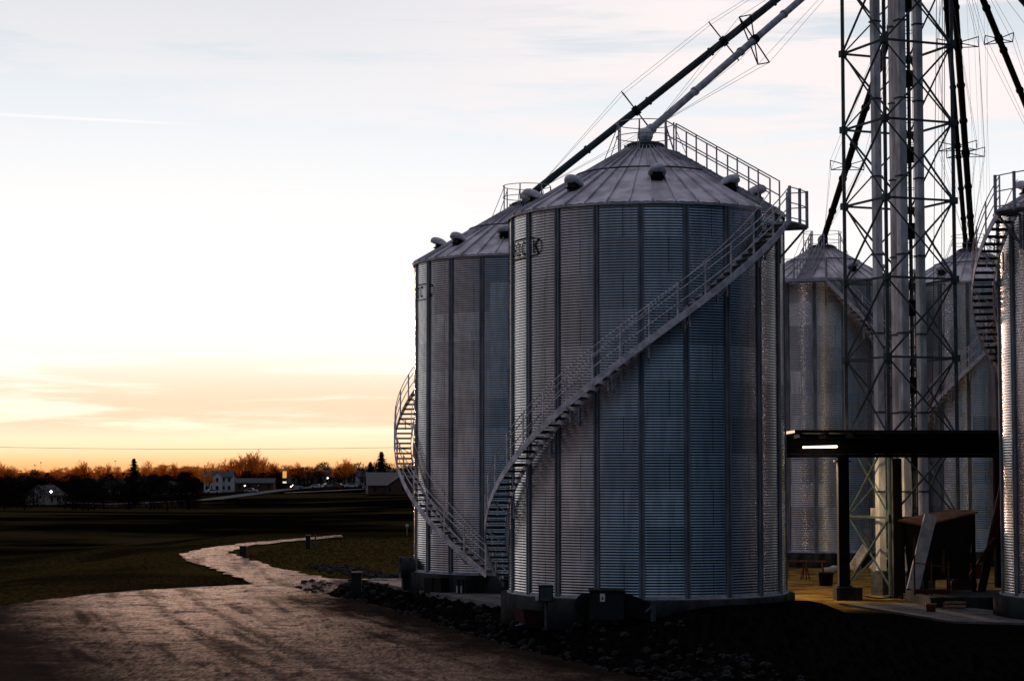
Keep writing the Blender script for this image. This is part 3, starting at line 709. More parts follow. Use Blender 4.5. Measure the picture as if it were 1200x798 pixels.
elevator('pale square conveyor trunks on the left and centre inside the lattice tower', [(1024.5, 1036.5, 78.4), (1046, 1054.5, 79.4)], 78)
elevator('wide blue grey conveyor trunks on the right inside the lattice tower', [(1053.5, 1066.5, 78.2), (1075, 1086.5, 78.9)], 79)
lad = thing('cage_ladder', 'dark caged ladder climbing the back corner of the lattice tower', 'ladder', T0, TA)
m = MB(); lc = Vector((TS-.55, TS-.45, 0))
for dx in (-.2, .2): m.bar(lc+Vector((dx, 0, 0)), lc+Vector((dx, 0, TOPZ)), .022)
m.build('rail', 'darksteel', lad); m = MB(); z = .3
while z < TOPZ: m.bar(lc+Vector((-.2, 0, z)), lc+Vector((.2, 0, z)), .012); z += .3
m.build('rungs', 'darksteel', lad)
m = MB(); z = 2.4
while z < TOPZ:
    m.tube([lc+Vector((.33*sin(t*pi/6), -.33+.33*cos(t*pi/6), z)) for t in range(13)], .014, 4); z += .9
for t in (3, 5, 6, 7, 9): m.bar(lc+Vector((.33*sin(t*pi/6), -.33+.33*cos(t*pi/6), 2.4)), lc+Vector((.33*sin(t*pi/6), -.33+.33*cos(t*pi/6), TOPZ)), .01)
m.build('cage', 'darksteel', lad)
for px, zz in ((1069.5, 75), (1069.5, 162), (1071, 246)):
    pass
for z in lev: MB().box(lc+Vector((0, -.25, z-.95)), (.42, .5, .62)).build('rest_platform', 'darksteel', lad)

# ------------------------------------------------------------------ spouts
def spout(label, P, Q, r, spreads, mat='towersteel', long_v=True, Ls=.95, Ws=.26, cables=True, cr=.008, ends=(0.02, 0.98)):
    root = thing('grain_spout', label, 'grain spout', (0, 0, 0), 0, 'grain spouts from the tower to the bins')
    P, Q = Vector(P), Vector(Q); d = (Q-P).normalized()
    MB().bar(P, Q, r, 12).build('pipe', mat, root)
    n = max(2, int((Q-P).length/3.05))
    for i in range(1, n): c = P.lerp(Q, i/n); MB().bar(c-d*.05, c+d*.05, r*1.28, 12).build('flange_collar', mat, root)
    MB().bar(P, P+d*.35, r*1.45, 12).build('spout_end', mat, root)
    side = d.cross(Vector((0, 0, 1))).normalized(); up = side.cross(d).normalized()
    u, v = (side, up) if long_v else (up, side)
    tips = []
    for f_ in spreads:
        c = P.lerp(Q, f_); tp = [c+v*Ls*sv_+u*Ws*su for sv_ in (-1, 1) for su in (-1, 1)]; tips.append(tp)
        m = MB()
        for t in tp: m.bar(c, t, .022)
        m.bar(tp[0], tp[1], .02).bar(tp[2], tp[3], .02).bar(tp[0], tp[2], .02)
        m.bar(c-d*.12, c+d*.12, r*1.35, 10); m.build('truss_spreader', 'darksteel', root)
    if cables and tips:
        chain_s = P.lerp(Q, ends[0]); chain_e = P.lerp(Q, ends[1])
        for k in range(4):
            pts = [chain_s]+[t[k] for t in tips]+[chain_e]
            m = MB()
            for a, b in zip(pts, pts[1:]): m.bar(a, b, cr, 3)
            m.build('stay_cable', 'rope', root)
    return root
def apex(b, dz=.55, dx=0, R=RB, zt=ZT):
    zc = roof_z(.7, R, zt-ZB)+ZB; return Vector((b.location.x+dx, b.location.y, zc+dz))
TD = at(1056, -106, 79)
spout('blue grey spout running down to the peak of the large front bin', apex(main, .60, .05), at(1056, -102, 79), .125, [.385], 'galv')
spout('long dark spout running down behind the large front bin to the left bin', apex(bin2, .45), at(1056, -116, 79.3), .15, [.30, .535], 'towersteel')
spout('dark spout slanting down behind the tower to the smaller bin behind it', apex(bin3, .45, 0, 3.66, ZT3), at(1079, -75, 80.5), .16, [.30], 'darksteel', long_v=False, Ls=.8)
spout('dark spout at the right tower leg, the thicker of the steep pair', apex(bin4, .45, .1, 3.66, ZT3), at(1112, -95, 80.5), .155, [.34, .68], 'darksteel', long_v=False, Ls=.9)
spout('dark spout at the right tower leg, the thinner of the steep pair', apex(bin4, .35, -.25, 3.66, ZT3), at(1101, -95, 79.5), .12, [.37], 'darksteel', long_v=False, Ls=.9)
# a bin beyond the right edge takes the outer spout
bin6 = make_bin(0, 104, 3.66, ZB, ZT3, 'grain bin out beyond the right edge behind the cut-off bin', None, [(R1(40), 2.9)], None, n_st=16, ribs=32, group=GB, az=math.atan((1266-600)/2380))
spout('black spout crossing the upper right corner, with one star shaped truss', apex(bin6, .45, 0, 3.66, ZT3), at(1112, -98, 80), .14, [.66], 'darksteel', long_v=False, Ls=.62, Ws=.24)
spout('short length of black spout at the extreme top right corner', apex(bin5, .5), at(1082, -128, 79), .15, [.3], 'darksteel', long_v=False, Ls=.7)
dist = thing('distributor', 'grain distributor hub above the frame at the top of the tower', 'distributor', TD)
MB().lathe([(.25, .5), (.9, .1), (.95, -.3), (.5, -.7)], 20).build('hub', 'galvdark', dist)
# vertical guy and hoist ropes beside the tower
for k, (x0, x1) in enumerate(((1104.5, 1103), (1107, 1106), (1098, 1092))):
    o = MB().bar(at(x0, -40, 78.5), at(x1, 505, 78.5), .010, 4).build('hoist_rope', 'rope')
    tag(o, ['thin hoist rope inside the right side of the tower, left one of a close pair', 'thin hoist rope inside the right side of the tower, right one of a close pair', 'thin single rope hanging left of the close pair in the tower'][k], 'rope', 'hoist ropes in the tower')
gx = [((1132, -20), (1143, 262)), ((1139, -20), (1150, 240)), ((1145, -20), (1153, 225)), ((1152, -20), (1160, 230)), ((1158, -20), (1156, 235))]
for k, (a, b) in enumerate(gx):
    tag(MB().bar(at(*a, 84), at(*b, 84), .005, 3).build('guy_wire', 'rope'), None, None)
    o = COL.objects[-1] if False else None
for o, lb in zip([o for o in COL.objects if o.name.startswith('guy_wire')], ['first', 'second', 'third', 'fourth', 'fifth']):
    tag(o, f'hair thin guy wire against the sky right of the tower, {lb} from the left', 'wire', 'guy wires right of the tower')
# ------------------------------------------------------------------ canopy, its lamp, the yard under it
CY = 75.6
can = thing('canopy', 'long black steel canopy over the dump pit, crossing in front of the tower', 'canopy', at(1048, 537, CY)*1)
can.location = (0, 0, 0)
xl, xr = at(921, 523, CY).x, at(1178, 523, CY).x
zt_, zb2 = at(1000, 509, CY).z, at(1000, 536, CY).z
m = MB(); m.box(((xl+xr)/2, CY, zt_-.06), (xr-xl, .34, .12)).box(((xl+xr)/2, CY, zb2+.06), (xr-xl, .34, .12)).box(((xl+xr)/2, CY, (zt_+zb2)/2), (xr-xl, .05, zt_-zb2-.25)); m.build('front_beam', 'darksteel', can)
m = MB(); m.box(((xl+xr)/2, CY-1.3, zt_+.05), (xr-xl+.1, 2.9, .10)); m.build('roof_deck', 'black', can)
m = MB()
for i in range(9):
    x = xl+.2+(xr-xl-.4)*i/8; m.box((x, CY-1.3, zt_-.08), (.10, 2.4, .16))
m.build('joists', 'darksteel', can)
pc = at(988, 600, 75.4)
m = MB(); m.box((pc.x, 75.4, 2.9), (.40, .40, 4.9)); 
for z in (.5, 5.1): m.box((pc.x, 75.4, z), (.56, .56, .05))
m.build('post', 'darksteel', can)
m = MB(); p2 = at(1172, 600, 75.4); m.box((p2.x, 75.4, 2.9), (.40, .40, 4.9)); m.build('post', 'darksteel', can)
m = MB(); p3 = at(1051, 600, 76.2); m.box((p3.x, 76.2, 2.6), (.34, .34, 5.2)); m.build('post', 'darksteel', can)
blk = MB().box((pc.x+.12, 75.3, .22), (.95, .9, .50)).build('concrete_block', 'conc_wet'); tag(blk, 'square concrete block under the left canopy post', 'concrete block')
a, b = at(941, 524, 75.0), at(981, 523.2, 75.0)
lamp = thing('strip_light', 'lit warm strip light fixed along the front beam of the black canopy', 'light', (0, 0, 0))
MB().bar(a, b, .035, 8).build('tube', 'bulb', lamp)
MB().box((a+b)/2+Vector((0, .06, .075)), ((b-a).length+.5, .14, .05)).bar(a+Vector((-.5, .08, .0)), a, .02).build('housing', 'darksteel', lamp)
ld_ = bpy.data.lights.new('strip_glow', 'AREA'); ld_.shape = 'RECTANGLE'; ld_.size = 1.1; ld_.size_y = .1; ld_.energy = 260; ld_.color = (1.0, .70, .36)
lo_ = bpy.data.objects.new('strip_glow', ld_); COL.objects.link(lo_); lo_.location = Vector(((a.x+b.x)/2, CY+.05, zb2-.06)); lo_.rotation_euler = (R_(30), 0, 0)
# small beige box on the tower
fb = thing('junction_box', 'small pale box on a cross member at the foot of the tower', 'electrical box', at(1025, 600, 79.5))
MB().box((0, 0, 0), (.30, .14, .32)).build('box_case', 'woodpale', fb); MB().box((0, -.08, 0), (.24, .02, .26)).build('lid', 'cream', fb)

def sawhorse(px, py, label):
    p = flat(px, py); r = thing('sawhorse', label, 'sawhorse', p, rnd.uniform(-.3, .3), 'sawhorses by the large bin')
    MB().box((0, 0, .80), (1.15, .10, .07)).build('beam', 'rust', r)
    for sx in (-1, 1):
        for sy in (-1, 1): MB().bar((sx*.38, 0, .78), (sx*.50, sy*.30, 0), .028).build('leg', 'rust', r)
        MB().bar((sx*.45, -.17, .35), (sx*.45, .17, .35), .018).build('brace', 'rust', r)
sawhorse(934, 679, 'rusty sawhorse nearest the large front bin on the lamp lit dirt')
sawhorse(953, 679, 'rusty sawhorse beside the black bucket, right one of the pair')
def bucket(px, py, r, h, mat, name, label, cat, Y=None):
    p = flat(px, py); o = thing(name, label, cat, p)
    MB().lathe([(r*.85, 0), (r, h), (r*1.06, h), (r*1.06, h-.04), (r*.96, h-.04), (r*.82, .03)], 20).build('body', mat, o, True)
    MB().tube([(r*1.0*cos(t*pi/8), 0, h-.05-.12*sin(t*pi/8)) for t in range(9)], .008, 4).build('handle', 'galvdark', o)
bucket(968, 686, .32, .55, 'black', 'bucket', 'black open bucket by the canopy post', 'bucket')
def board(a, b, w, th, label, mat='woodpale', name='board', group=None, cat='board'):
    a, b = Vector(a), Vector(b); d = (b-a).normalized(); s = d.cross(Vector((0, 1, 0))).normalized()*w/2; n = d.cross(s).normalized()*th/2
    vs = [p+i*s+j*n for p in (a, b) for i, j in ((-1, -1), (1, -1), (1, 1), (-1, 1))]
    o = MB().add(vs, [(0, 1, 2, 3), (4, 7, 6, 5), (0, 4, 5, 1), (1, 5, 6, 2), (2, 6, 7, 3), (3, 7, 4, 0)]).build(name, mat); return tag(o, label, cat, group)
board(at(998, 667, 80.8), at(1015, 641, 81.6), .36, .09, 'pale board leaning on scrap, left one of the two leaning boards', group='leaning boards')
board(at(1022, 668, 80.0), at(1041, 645, 80.8), .34, .08, 'pale board leaning beside the dark post, right one of the two leaning boards', group='leaning boards')
sl = thing('stepladder', 'thin stepladder standing between the two leaning boards', 'ladder', flat(1013, 664))
for sx in (-1, 1): MB().bar((sx*.26, -.05, 0), (sx*.16, .25, 1.35), .02).build('rail', 'rust', sl); MB().bar((sx*.26, .75, 0), (sx*.16, .28, 1.35), .016).build('rear_leg', 'rust', sl)
for i in range(5): t = (i+.6)/5.3; MB().box((0, -.05+.3*t, 1.35*t), (.52-.2*t, .07, .02)).build('step', 'rust', sl)
# rubble bags and blocks along the back of the yard
for k, (px, py, c, lb) in enumerate([(971, 672, 'cream', 'small beige sack on the dirt left of the canopy post'), (978, 670, 'woodpale', 'crumpled pale sack touching the canopy post'), (1002, 668, 'cream', 'low pale lump at the foot of the left leaning board')]):
    bm = MB().ball((0, 0, 0), 1, 12, 8, (.30, .22, .17)); bm.v = [(x*(1+rnd.uniform(-.16, .16)), y*(1+rnd.uniform(-.16, .16)), z*(1+rnd.uniform(-.2, .2))) for x, y, z in bm.v]
    o = bm.build('sack', c, None, True, flat(px, py)+Vector((0, 0, .14))); tag(o, lb, 'sack', 'sacks in the yard')
# pale chute leaning on the covered hopper
ch = thing('leaning_chute', 'long pale metal chute leaning against the covered hopper', 'chute', (0, 0, 0))
A, B = at(1070, 691, 70.3), at(1091, 603, 70.9)
d = (B-A).normalized(); s = d.cross(Vector((0, 1, 0))).normalized(); n = s.cross(d).normalized()
def slabx(m, off_s, w, off_n, t):
    vs = [p+s*(off_s+i*w/2)+n*(off_n+j*t/2) for p in (A, B) for i, j in ((-1, -1), (1, -1), (1, 1), (-1, 1))]
    m.add(vs, [(0, 1, 2, 3), (4, 7, 6, 5), (0, 4, 5, 1), (1, 5, 6, 2), (2, 6, 7, 3), (3, 7, 4, 0)])
m = MB(); slabx(m, 0, .36, 0, .03); m.build('trough', 'woodpale', ch)
m = MB(); slabx(m, -.195, .03, .06, .16); m.build('side_rail', 'galv', ch); m = MB(); slabx(m, .195, .03, .06, .16); m.build('side_rail', 'galv', ch)
sb = MB(); sb.extrude([(14.3, 69.8), (21, 69.8), (21, 74.3), (14.3, 74.3)], -.2, .42); tag(sb.build('loading_slab', 'conc_wet'), kind='structure')
# covered hopper
hp = thing('covered_hopper', 'dark hopper frame under a slanting rust brown cover, right of the canopy centre', 'hopper', (0, 0, 0))
q = [at(1052, 611, 72.2), at(1082, 616.5, 71.2), at(1146, 601, 73.4), at(1112, 598, 75)]
m = MB(); up = Vector((0, 0, .06)); m.add([v for v in q]+[v+up for v in q], [(0, 3, 2, 1), (4, 5, 6, 7), (0, 1, 5, 4), (1, 2, 6, 5), (2, 3, 7, 6), (3, 0, 4, 7)]); m.build('cover', 'tarp', hp)
m = MB()
ins = [v.lerp(sum(q, Vector())/4, .12) for v in q]
low = [Vector((v.x, v.y, .9)) for v in [w.lerp(sum(q, Vector())/4, .25) for w in q]]
m.add([v-Vector((0, 0, .05)) for v in ins]+low, [(0, 3, 2, 1), (4, 5, 6, 7), (0, 1, 5, 4), (1, 2, 6, 5), (2, 3, 7, 6), (3, 0, 4, 7)]); m.build('bin_body', 'black', hp)
for v in ins: MB().bar((v.x, v.y, .42 if v.y < 74.3 else 0), v-Vector((0, 0, .02)), .06).build('leg', 'darksteel', hp)
m = MB(); m.box((ins[0].x+1.0, ins[0].y-.1, 1.5), (.9, .06, .9)).build('side_panel', 'rust', hp)
# red loader frame in front of it
fr = thing('steel_frame', 'low dark red steel frame on the dirt before the hopper', 'steel frame', (0, 0, 0))
a0, b0 = at(1072, 697, 70.1), at(1112, 697, 70.1)
m = MB(); m.box((a0+b0)/2+Vector((0, 0, .12)), ((b0-a0).length, .10, .16)).build('bottom_rail', 'redpaint', fr)
for p in (a0, b0, (a0+b0)/2): MB().bar(p, p+Vector((0, 0, 1.15 if p is not a0 else 2.0)), .024).build('upright', 'rust', fr)
MB().bar(a0+Vector((0, 0, 1.1)), b0+Vector((0, 0, .95)), .02).build('rail', 'rust', fr)
hp_ = [flat(1002, 694)+Vector((0, 0, .10)), flat(1010, 701)+Vector((0, 0, .10)), flat(1030, 704)+Vector((0, 0, .10)), flat(1052, 703)+Vector((0, 0, .10)), flat(1066, 698)+Vector((0, 0, .10))]
tag(MB().tube([Vector((*mnoise.noise_vector(p)[:1], 0, 0))*.0+p for p in hp_], .03, 6).build('hose', 'black'), 'black hose lying in a loop across the dirt right of the canopy post', 'hose')
bucket(1091, 719, .17, .34, 'orange', 'bucket', 'orange bucket on the apron before the hopper', 'bucket')
cr_ = thing('crate', 'small dark crate of scrap on the apron right of the orange bucket', 'crate', flat(1118, 716))
for k_ in range(3): MB().box((0, -.22, .07+.12*k_), (.7, .03, .08)).box((0, .22, .07+.12*k_), (.7, .03, .08)).build('slat_row', 'wood', cr_) if k_ < 0 else MB().box((0, -.22, .07+.12*k_), (.7, .03, .08)).build('slat', 'wood', cr_)
MB().box((0, .02, .16), (.66, .40, .26)).build('crate_body', 'rust', cr_)
# tractor-like dark auger machine at right
au = thing('grain_auger', 'dark red grain auger with wheels in the gloom before the cut-off bin', 'auger', (0, 0, 0))
MB().bar(flat(1150, 706)+Vector((0, 0, .35)), at(1178, 560, 70), .15, 12).build('auger_tube', 'redpaint', au)
w1 = flat(1128, 700)
for dx in (0, 1.7):
    w = MB().lathe([(.0, -.12), (.32, -.12), (.42, -.08), (.42, .08), (.32, .12), (0, .12)], 24, cap=False)
    w.v = [(x, z, y+.42) for x, y, z in w.v]; w.v = [(x+w1.x+dx*.3, z_, y_) for x, z_, y_ in [(v[0], v[1]+w1.y+dx, v[2]) for v in w.v]]; w.build('wheel', 'rubber', au)
MB().box((w1.x+.3, w1.y+.8, .95), (1.5, .5, .55)).box((w1.x+.1, w1.y+.8, 1.4), (.5, .4, .4)).build('engine_housing', 'redpaint', au)
MB().bar((w1.x, w1.y, .42), (w1.x+.51, w1.y+1.7, .42), .05, 6).bar((w1.x+.25, w1.y+.8, .5), at(1165, 630, 71), .04).build('axle', 'rust', au)

# ------------------------------------------------------------------ machines at the foot of the big bin
def on_wall(b, R, th, r_off, z):
    return b.matrix_basis @ pol(R+r_off, th, z)
bpy.context.view_layer.update()
p = on_wall(main, RB, R_(-13), .95, 0)
un = thing('aeration_fan', 'black fan unit with a pale warning label at the foot of the large front bin', 'fan unit', p, main.rotation_euler.z)
MB().box((0, 0, .62), (1.05, .62, .86)).box((0, 0, 1.07), (1.12, .70, .04)).box((-.3, 0, .13), (.1, .5, .2)).box((.3, 0, .13), (.1, .5, .2)).build('housing', 'greenpaint', un)
m = MB().lathe([(.0, -.16), (.33, -.16), (.36, -.13), (.36, .13), (.33, .16), (.0, .16)], 26, cap=False); m.v = [(x-.62+0*y, z, y+.62) for x, y, z in m.v]; m.v = [(z_-.0+0, y_, w_) for z_, y_, w_ in m.v]; m.build('blower_wheel', 'darksteel', un, True)
m = MB(); m.extrude([(.5, .35), (1.35, .15), (1.35, .70), (.5, 1.0)], -.25, .25, 'y'); m.build('transition_duct', 'darksteel', un)
MB().box((1.42, 0, .45), (.16, .56, .62)).bar((1.2, -.27, .42), (1.36, -.27, .56), .05, 8).build('wall_flange', 'galvdark', un)
MB().box((-.12, -.325, .86), (.15, .02, .24)).build('warning_label', 'paper', un)
MB().add([(-.165, -.337, .80), (-.075, -.337, .80), (-.12, -.337, .90)], [(0, 1, 2)]).build('warning_triangle', 'redpaint', un)
MB().bar((.25, -.33, 1.09), (.55, -.6, 3.4), .01, 4).build('cable', 'rope', un) if False else None
p = on_wall(main, RB, R_(-34), 1.05, 0)
cb_ = thing('control_cabinet', 'small control box on a post left of the black fan unit', 'electrical box', p, main.rotation_euler.z)
MB().bar((0, .1, -.2), (0, .1, 1.1), .04).build('post', 'galvdark', cb_)
MB().box((0, 0, .92), (.44, .20, .52)).build('cabinet', 'greenpaint', cb_); MB().box((0, 0, 1.20), (.50, .30, .035)).build('rain_lid', 'white', cb_)
MB().box((.0, -.11, .92), (.38, .02, .44)).build('door', 'galvdark', cb_); MB().box((-.28, 0, .78), (.10, .08, .14)).build('switch', 'white', cb_)
# catwalk ledge and stand below the bin, right half of the foundation
mt = thing('service_valve', 'yellow and red valve on a short stand below the black fan unit', 'valve', flat(742, 741, -.35))
MB().bar((0, 0, 0), (0, 0, .95), .03).bar((.12, 0, 0), (.06, 0, .7), .02).build('stand', 'rust', mt)
sy = pmat('yellow paint', (.36, .30, .03), .5); M['yellow'] = sy
MB().bar((-.03, -.03, .1), (-.01, -.03, .75), .035, 6).bar((.08, -.03, .45), (.36, -.05, .05), .025, 6).build('gas_pipe', 'yellow', mt)
MB().lathe([(.13, .9), (.15, .95), (.13, 1.0)], 14).build('hand_wheel', 'redpaint', mt)
rd = thing('wheelbarrow', 'tipped red wheelbarrow lying at the left foot of the large front bin', 'wheelbarrow', flat(623, 739, -.35), .5)
m = MB(); m.add([(-.38, -.26, .28), (.38, -.26, .22), (.38, .26, .22), (-.38, .26, .28), (-.52, -.36, .72), (.45, -.36, .62), (.45, .36, .62), (-.52, .36, .72)], [(0, 3, 2, 1), (0, 1, 5, 4), (1, 2, 6, 5), (2, 3, 7, 6), (3, 0, 4, 7)]); m.build('tray', 'redpaint', rd)
m = MB().lathe([(.0, -.04), (.15, -.04), (.19, 0), (.15, .04), (0, .04)], 18, cap=False); m.v = [(x-.62, z, y+.19) for x, y, z in m.v]; m.build('wheel', 'rubber', rd)
for sy_ in (-1, 1): MB().bar((-.62, sy_*.06, .19), (.95, sy_*.28, .48), .02, 6).build('handle', 'galv', rd); MB().bar((.35, sy_*.2, .3), (.42, sy_*.24, 0), .016).build('leg', 'galv', rd)
# axial fans on the left bin
def axial_fan(b, th, zc, label, z0=0):
    p = on_wall(b, RB, th, .0, 0); o = thing('axial_fan', label, 'fan', p, b.rotation_euler.z+th, 'axial fans on the left bin')
    def ringy(prof, name, mat, par, n=26):
        m = MB().lathe(prof, n, cap=False); m.v = [(x, -z, y+zc) for x, y, z in m.v]; return m.build(name, mat, par, True)
    ringy([(.30, .05), (.44, .30), (.44, .95), (.50, 1.0), (.50, 1.02), (.42, .98), (.42, .35)], 'shroud', 'galvdark', o)
    m = MB()
    for i in range(5):
        t = 2*pi*i/5; m.add([(.08*cos(t), -.80, zc+.08*sin(t)), (.39*cos(t-.2), -.78, zc+.39*sin(t-.2)), (.39*cos(t+.35), -.88, zc+.39*sin(t+.35)), (.08*cos(t+.8), -.84, zc+.08*sin(t+.8))], [(0, 1, 2, 3)])
    m.build('blades', 'darksteel', o); ringy([(0, .5), (.12, .5), (.12, .92), (0, .95)], 'motor', 'black', o, 14)
    MB().box((0, -.62, zc/2-.2), (.5, .5, max(.05, zc-.42-.0))).build('stand', 'conc_wet', o); o.scale = (.8, .62, .95)
axial_fan(bin2, R_(-78), .95, 'round galvanised fan sticking out on the left side of the left bin against the field')
p = on_wall(bin2, RB, R_(-44), .45, .0)
vb = thing('vent_box', 'dark square duct box against the foundation of the left bin', 'duct', p, bin2.rotation_euler.z+R_(-44))
MB().box((0, 0, .32), (.95, .5, .6)).build('duct', 'black', vb); MB().box((0, -.26, .32), (.03, .03, .6)).build('seam', 'darksteel', vb)
# slotted vents / floats at bin 2 foot
for k, px in enumerate((538, 543, 548, 553)):
    p = at(px, 664, 78.2); o = MB().box((0, 0, 0), (.10, .10, .50)).box((0, -.03, .28), (.12, .14, .06)).build('stanchion', 'black', None, False, (p.x, p.y, .30)); tag(o, f'short black stanchion at the foot of the left bin, {["first","second","third","fourth"][k]} from the left', 'stanchion', 'stanchions at the foot of the left bin')
for k, (px, py, lb) in enumerate([(541, 696, 'white bundle on the ground between the two near bins, left of the square carton'), (556, 696, 'small white carton between the two near bins')]):
    p = flat(px, py); r = thing('carton', lb, 'box', p, .3*k, 'cartons between the near bins')
    MB().box((0, 0, .17), (.42 if k == 0 else .32, .3, .28)).build('box_body', 'white', r); MB().box((0, 0, .325), (.44 if k == 0 else .34, .32, .02)).build('lid', 'woodpale', r)
# utility pedestals along the lane
for px, py, h, w, lb in ((285, 652, .55, .36, 'squat green utility pedestal on the inside of the lane bend'), (361, 643, .8, .28, 'pair of thin utility markers by the far stretch of lane'), (418, 693, .72, .38, 'dark bollard like utility box where the lane meets the slab')):
    p = flat(px, py); o = thing('utility_pedestal', lb, 'utility box', p, 0, 'utility pedestals by the lane')
    MB().box((0, 0, h/2), (w, w*.8, h)).build('box_body', 'greenpaint', o); MB().box((0, 0, h+.03), (w+.05, w*.8+.05, .06)).build('lid', 'galvdark', o)
    if px == 361: MB().box((.45, 0, .45), (.09, .09, .9)).build('marker_post', 'galvdark', o)
sp = thing('flagged_stake', 'small pale stake at the edge of the mown field by the left bin', 'stake', flat(477, 627, .0)); MB().bar((0, 0, 0), (0, 0, .8), .03).build('stake', 'wood', sp); MB().box((.0, -.04, .75), (.22, .02, .22)).build('flag', 'white', sp)

# ------------------------------------------------------------------ stones: loose stones in the ditch and on the gravel
def stones(name, pts, lo, hi, mat, label):
    m = MB()
    for x, y in pts:
        r = lo+(hi-lo)*rnd.random()**2.6; z = height(x, y); k = len(m.v)
        m.ball((x, y, z+r*.35), r, 6, 4, (1, rnd.uniform(.6, 1), rnd.uniform(.5, .8)))
        m.v[k:] = [(a+rnd.uniform(-.2, .2)*r, b+rnd.uniform(-.2, .2)*r, c+rnd.uniform(-.2, .2)*r) for a, b, c in m.v[k:]]
    o = m.build(name, mat); tag(o, label, 'stones', kind='stuff')
pts = []
for i in range(1900):
    y = rnd.uniform(44, 88); a, b = lin(y, ROAD_R), lin(y, PAD_L)
    if b > a+.5: pts.append((rnd.uniform(a-.1, min(b, a+7)), y))
stones('ditch_stones', pts, .03, .17, 'stone', 'dark loose stones tumbled along the ditch between gravel and slab')
pts = [(lin(y, ROAD_R)+rnd.gauss(0, .5), y) for y in [rnd.uniform(44, 83) for _ in range(700)]]+[(rnd.uniform(-20, 4), rnd.uniform(38, 84)) for _ in range(500)]
M['pebble'] = pmat('pale pebble', (.22, .17, .15), .85, var=.5, vscale=8)
stones('road_pebbles', [p for p in pts if p[0] < lin(p[1], ROAD_R)+.6 and p[0] > -19+max(0, p[1]-60)*.36], .010, .032, 'pebble', 'loose pebbles scattered over the gravel road')
pts = []
for i in range(420):
    q_ = F2(rnd.uniform(268, 430), 0) if False else None
    t = rnd.uniform(.4, 1); a = F2(285+t*135, 657+t*23); pts.append((a[0]+rnd.gauss(1.5, .5), a[1]+rnd.gauss(1.2, .7)))
stones('verge_stones', pts, .03, .20, 'stone', 'dark stones banked on the inner verge of the lane bend')

# ------------------------------------------------------------------ distant town
def house(px, Y, w, d, h, roofh, mat, roofm, label, rz=0, wins=2, porch=False, cat='house', name='house', wing=None):
    x = (px-600)/2380*Y; o = thing(name, label, cat, (x, Y, height(x, Y)), rz)
    m = MB().box((0, 0, h/2), (w, d, h)); m.add([(-w/2, -d/2, h), (-w/2, d/2, h), (-w/2, 0, h+roofh), (w/2, -d/2, h), (w/2, d/2, h), (w/2, 0, h+roofh)], [(0, 1, 2), (3, 5, 4)])
    if wing: ww, wd = wing; m.box((0, -d/2-wd/2, h/2), (ww, wd, h)); m.add([(-ww/2, -d/2-wd, h), (ww/2, -d/2-wd, h), (0, -d/2-wd, h+roofh*.9)], [(0, 1, 2)])
    m.build('wall', mat, o)
    m = MB(); e = .4; t = .15
    for s in (-1, 1):
        m.add([(-w/2-e, s*(d/2+e), h-.15), (w/2+e, s*(d/2+e), h-.15), (w/2+e, 0, h+roofh+.02), (-w/2-e, 0, h+roofh+.02), (-w/2-e, s*(d/2+e), h-.15+t), (w/2+e, s*(d/2+e), h-.15+t), (w/2+e, 0, h+roofh+t), (-w/2-e, 0, h+roofh+t)], [(0, 1, 2, 3), (4, 5, 6, 7), (0, 1, 5, 4), (1, 2, 6, 5), (3, 0, 4, 7)])
    if wing:
        for s in (-1, 1): m.add([(s*(ww/2+.3), -d/2-wd-.3, h-.1), (0, -d/2-wd-.3, h+roofh*.9+.08), (0, -.5, h+roofh*.9+.08), (s*(ww/2+.3), -.5, h-.1)], [(0, 1, 2, 3)])
    rf = m.build('roof', roofm, o); MB().box((w*.3, 0, h+roofh), (.6, .6, 1.1)).build('chimney', 'brick', rf)
    yf = -d/2; n = 0
    for fl in range(1 if h < 4 else 2):
        for i in range(wins):
            xx = -w/2+w*(i+.5)/wins; yy = yf-.04
            if wing and abs(xx) < ww/2: yy = yf-wd-.04
            f_ = MB().box((xx, yy, 1.5+fl*2.7), (1.0, .10, 1.5)).build('window', mat, o)
            MB().box((xx, yy-.06, 1.5+fl*2.7), (.8, .04, 1.3)).build('pane', 'glassdark', f_)
    yy = yf-(wing[1] if wing else 0)-.05
    MB().box((w*.12 if not wing else .0, yy, 1.05), (.95, .10, 2.1)).build('door', 'brick', o)
    return o
house(258, 700, 9.6, 7, 5.2, 1.9, 'white', 'shingle', 'white two storey house with a front gable among bare trees', 0, 5, wing=(3.4, 2))
house(172, 760, 6.2, 7, 3.4, 2.6, 'white', 'shingle', 'small white gabled house half hidden on the wooded slope', .9, 2)
hb = house(54, 560, 9, 8, 2.6, 2.6, 'cream', 'shingle', 'pale gabled house at far left with a lit lamp on its gable', 1.25, 3)
house(470, 600, 20, 13, 2.6, 3.6, 'brick', 'metalroof', 'low wide building with stepped pale gabled roofs beside the left bin', .12, 5, cat='building', name='building', wing=(9, 4))
house(395, 800, 44, 12, 4.6, 1.0, 'cream', 'shingle', 'long low flat commercial building behind the parked cars', 0, 12, cat='building', name='building')
house(300, 690, 13, 7, 2.8, 1.4, 'brick', 'shingle', 'low brick house directly right of the white two storey house', 0, 4)
house(112, 800, 11, 8, 3.0, 2.0, 'brick', 'shingle', 'dim brick house between the far left house and the small white one', .1, 3)
house(20, 680, 8, 7, 2.8, 2.2, 'brick', 'shingle', 'dark brick house at the very left edge of the town', .3, 3)
house(205, 650, 7, 6, 2.6, 2.0, 'cream', 'shingle', 'small cream cottage left of the white two storey house', .5, 2)
house(434, 740, 10, 7, 3.0, 2.0, 'white', 'shingle', 'white cottage behind the car park near the tall conifer', .2, 3)
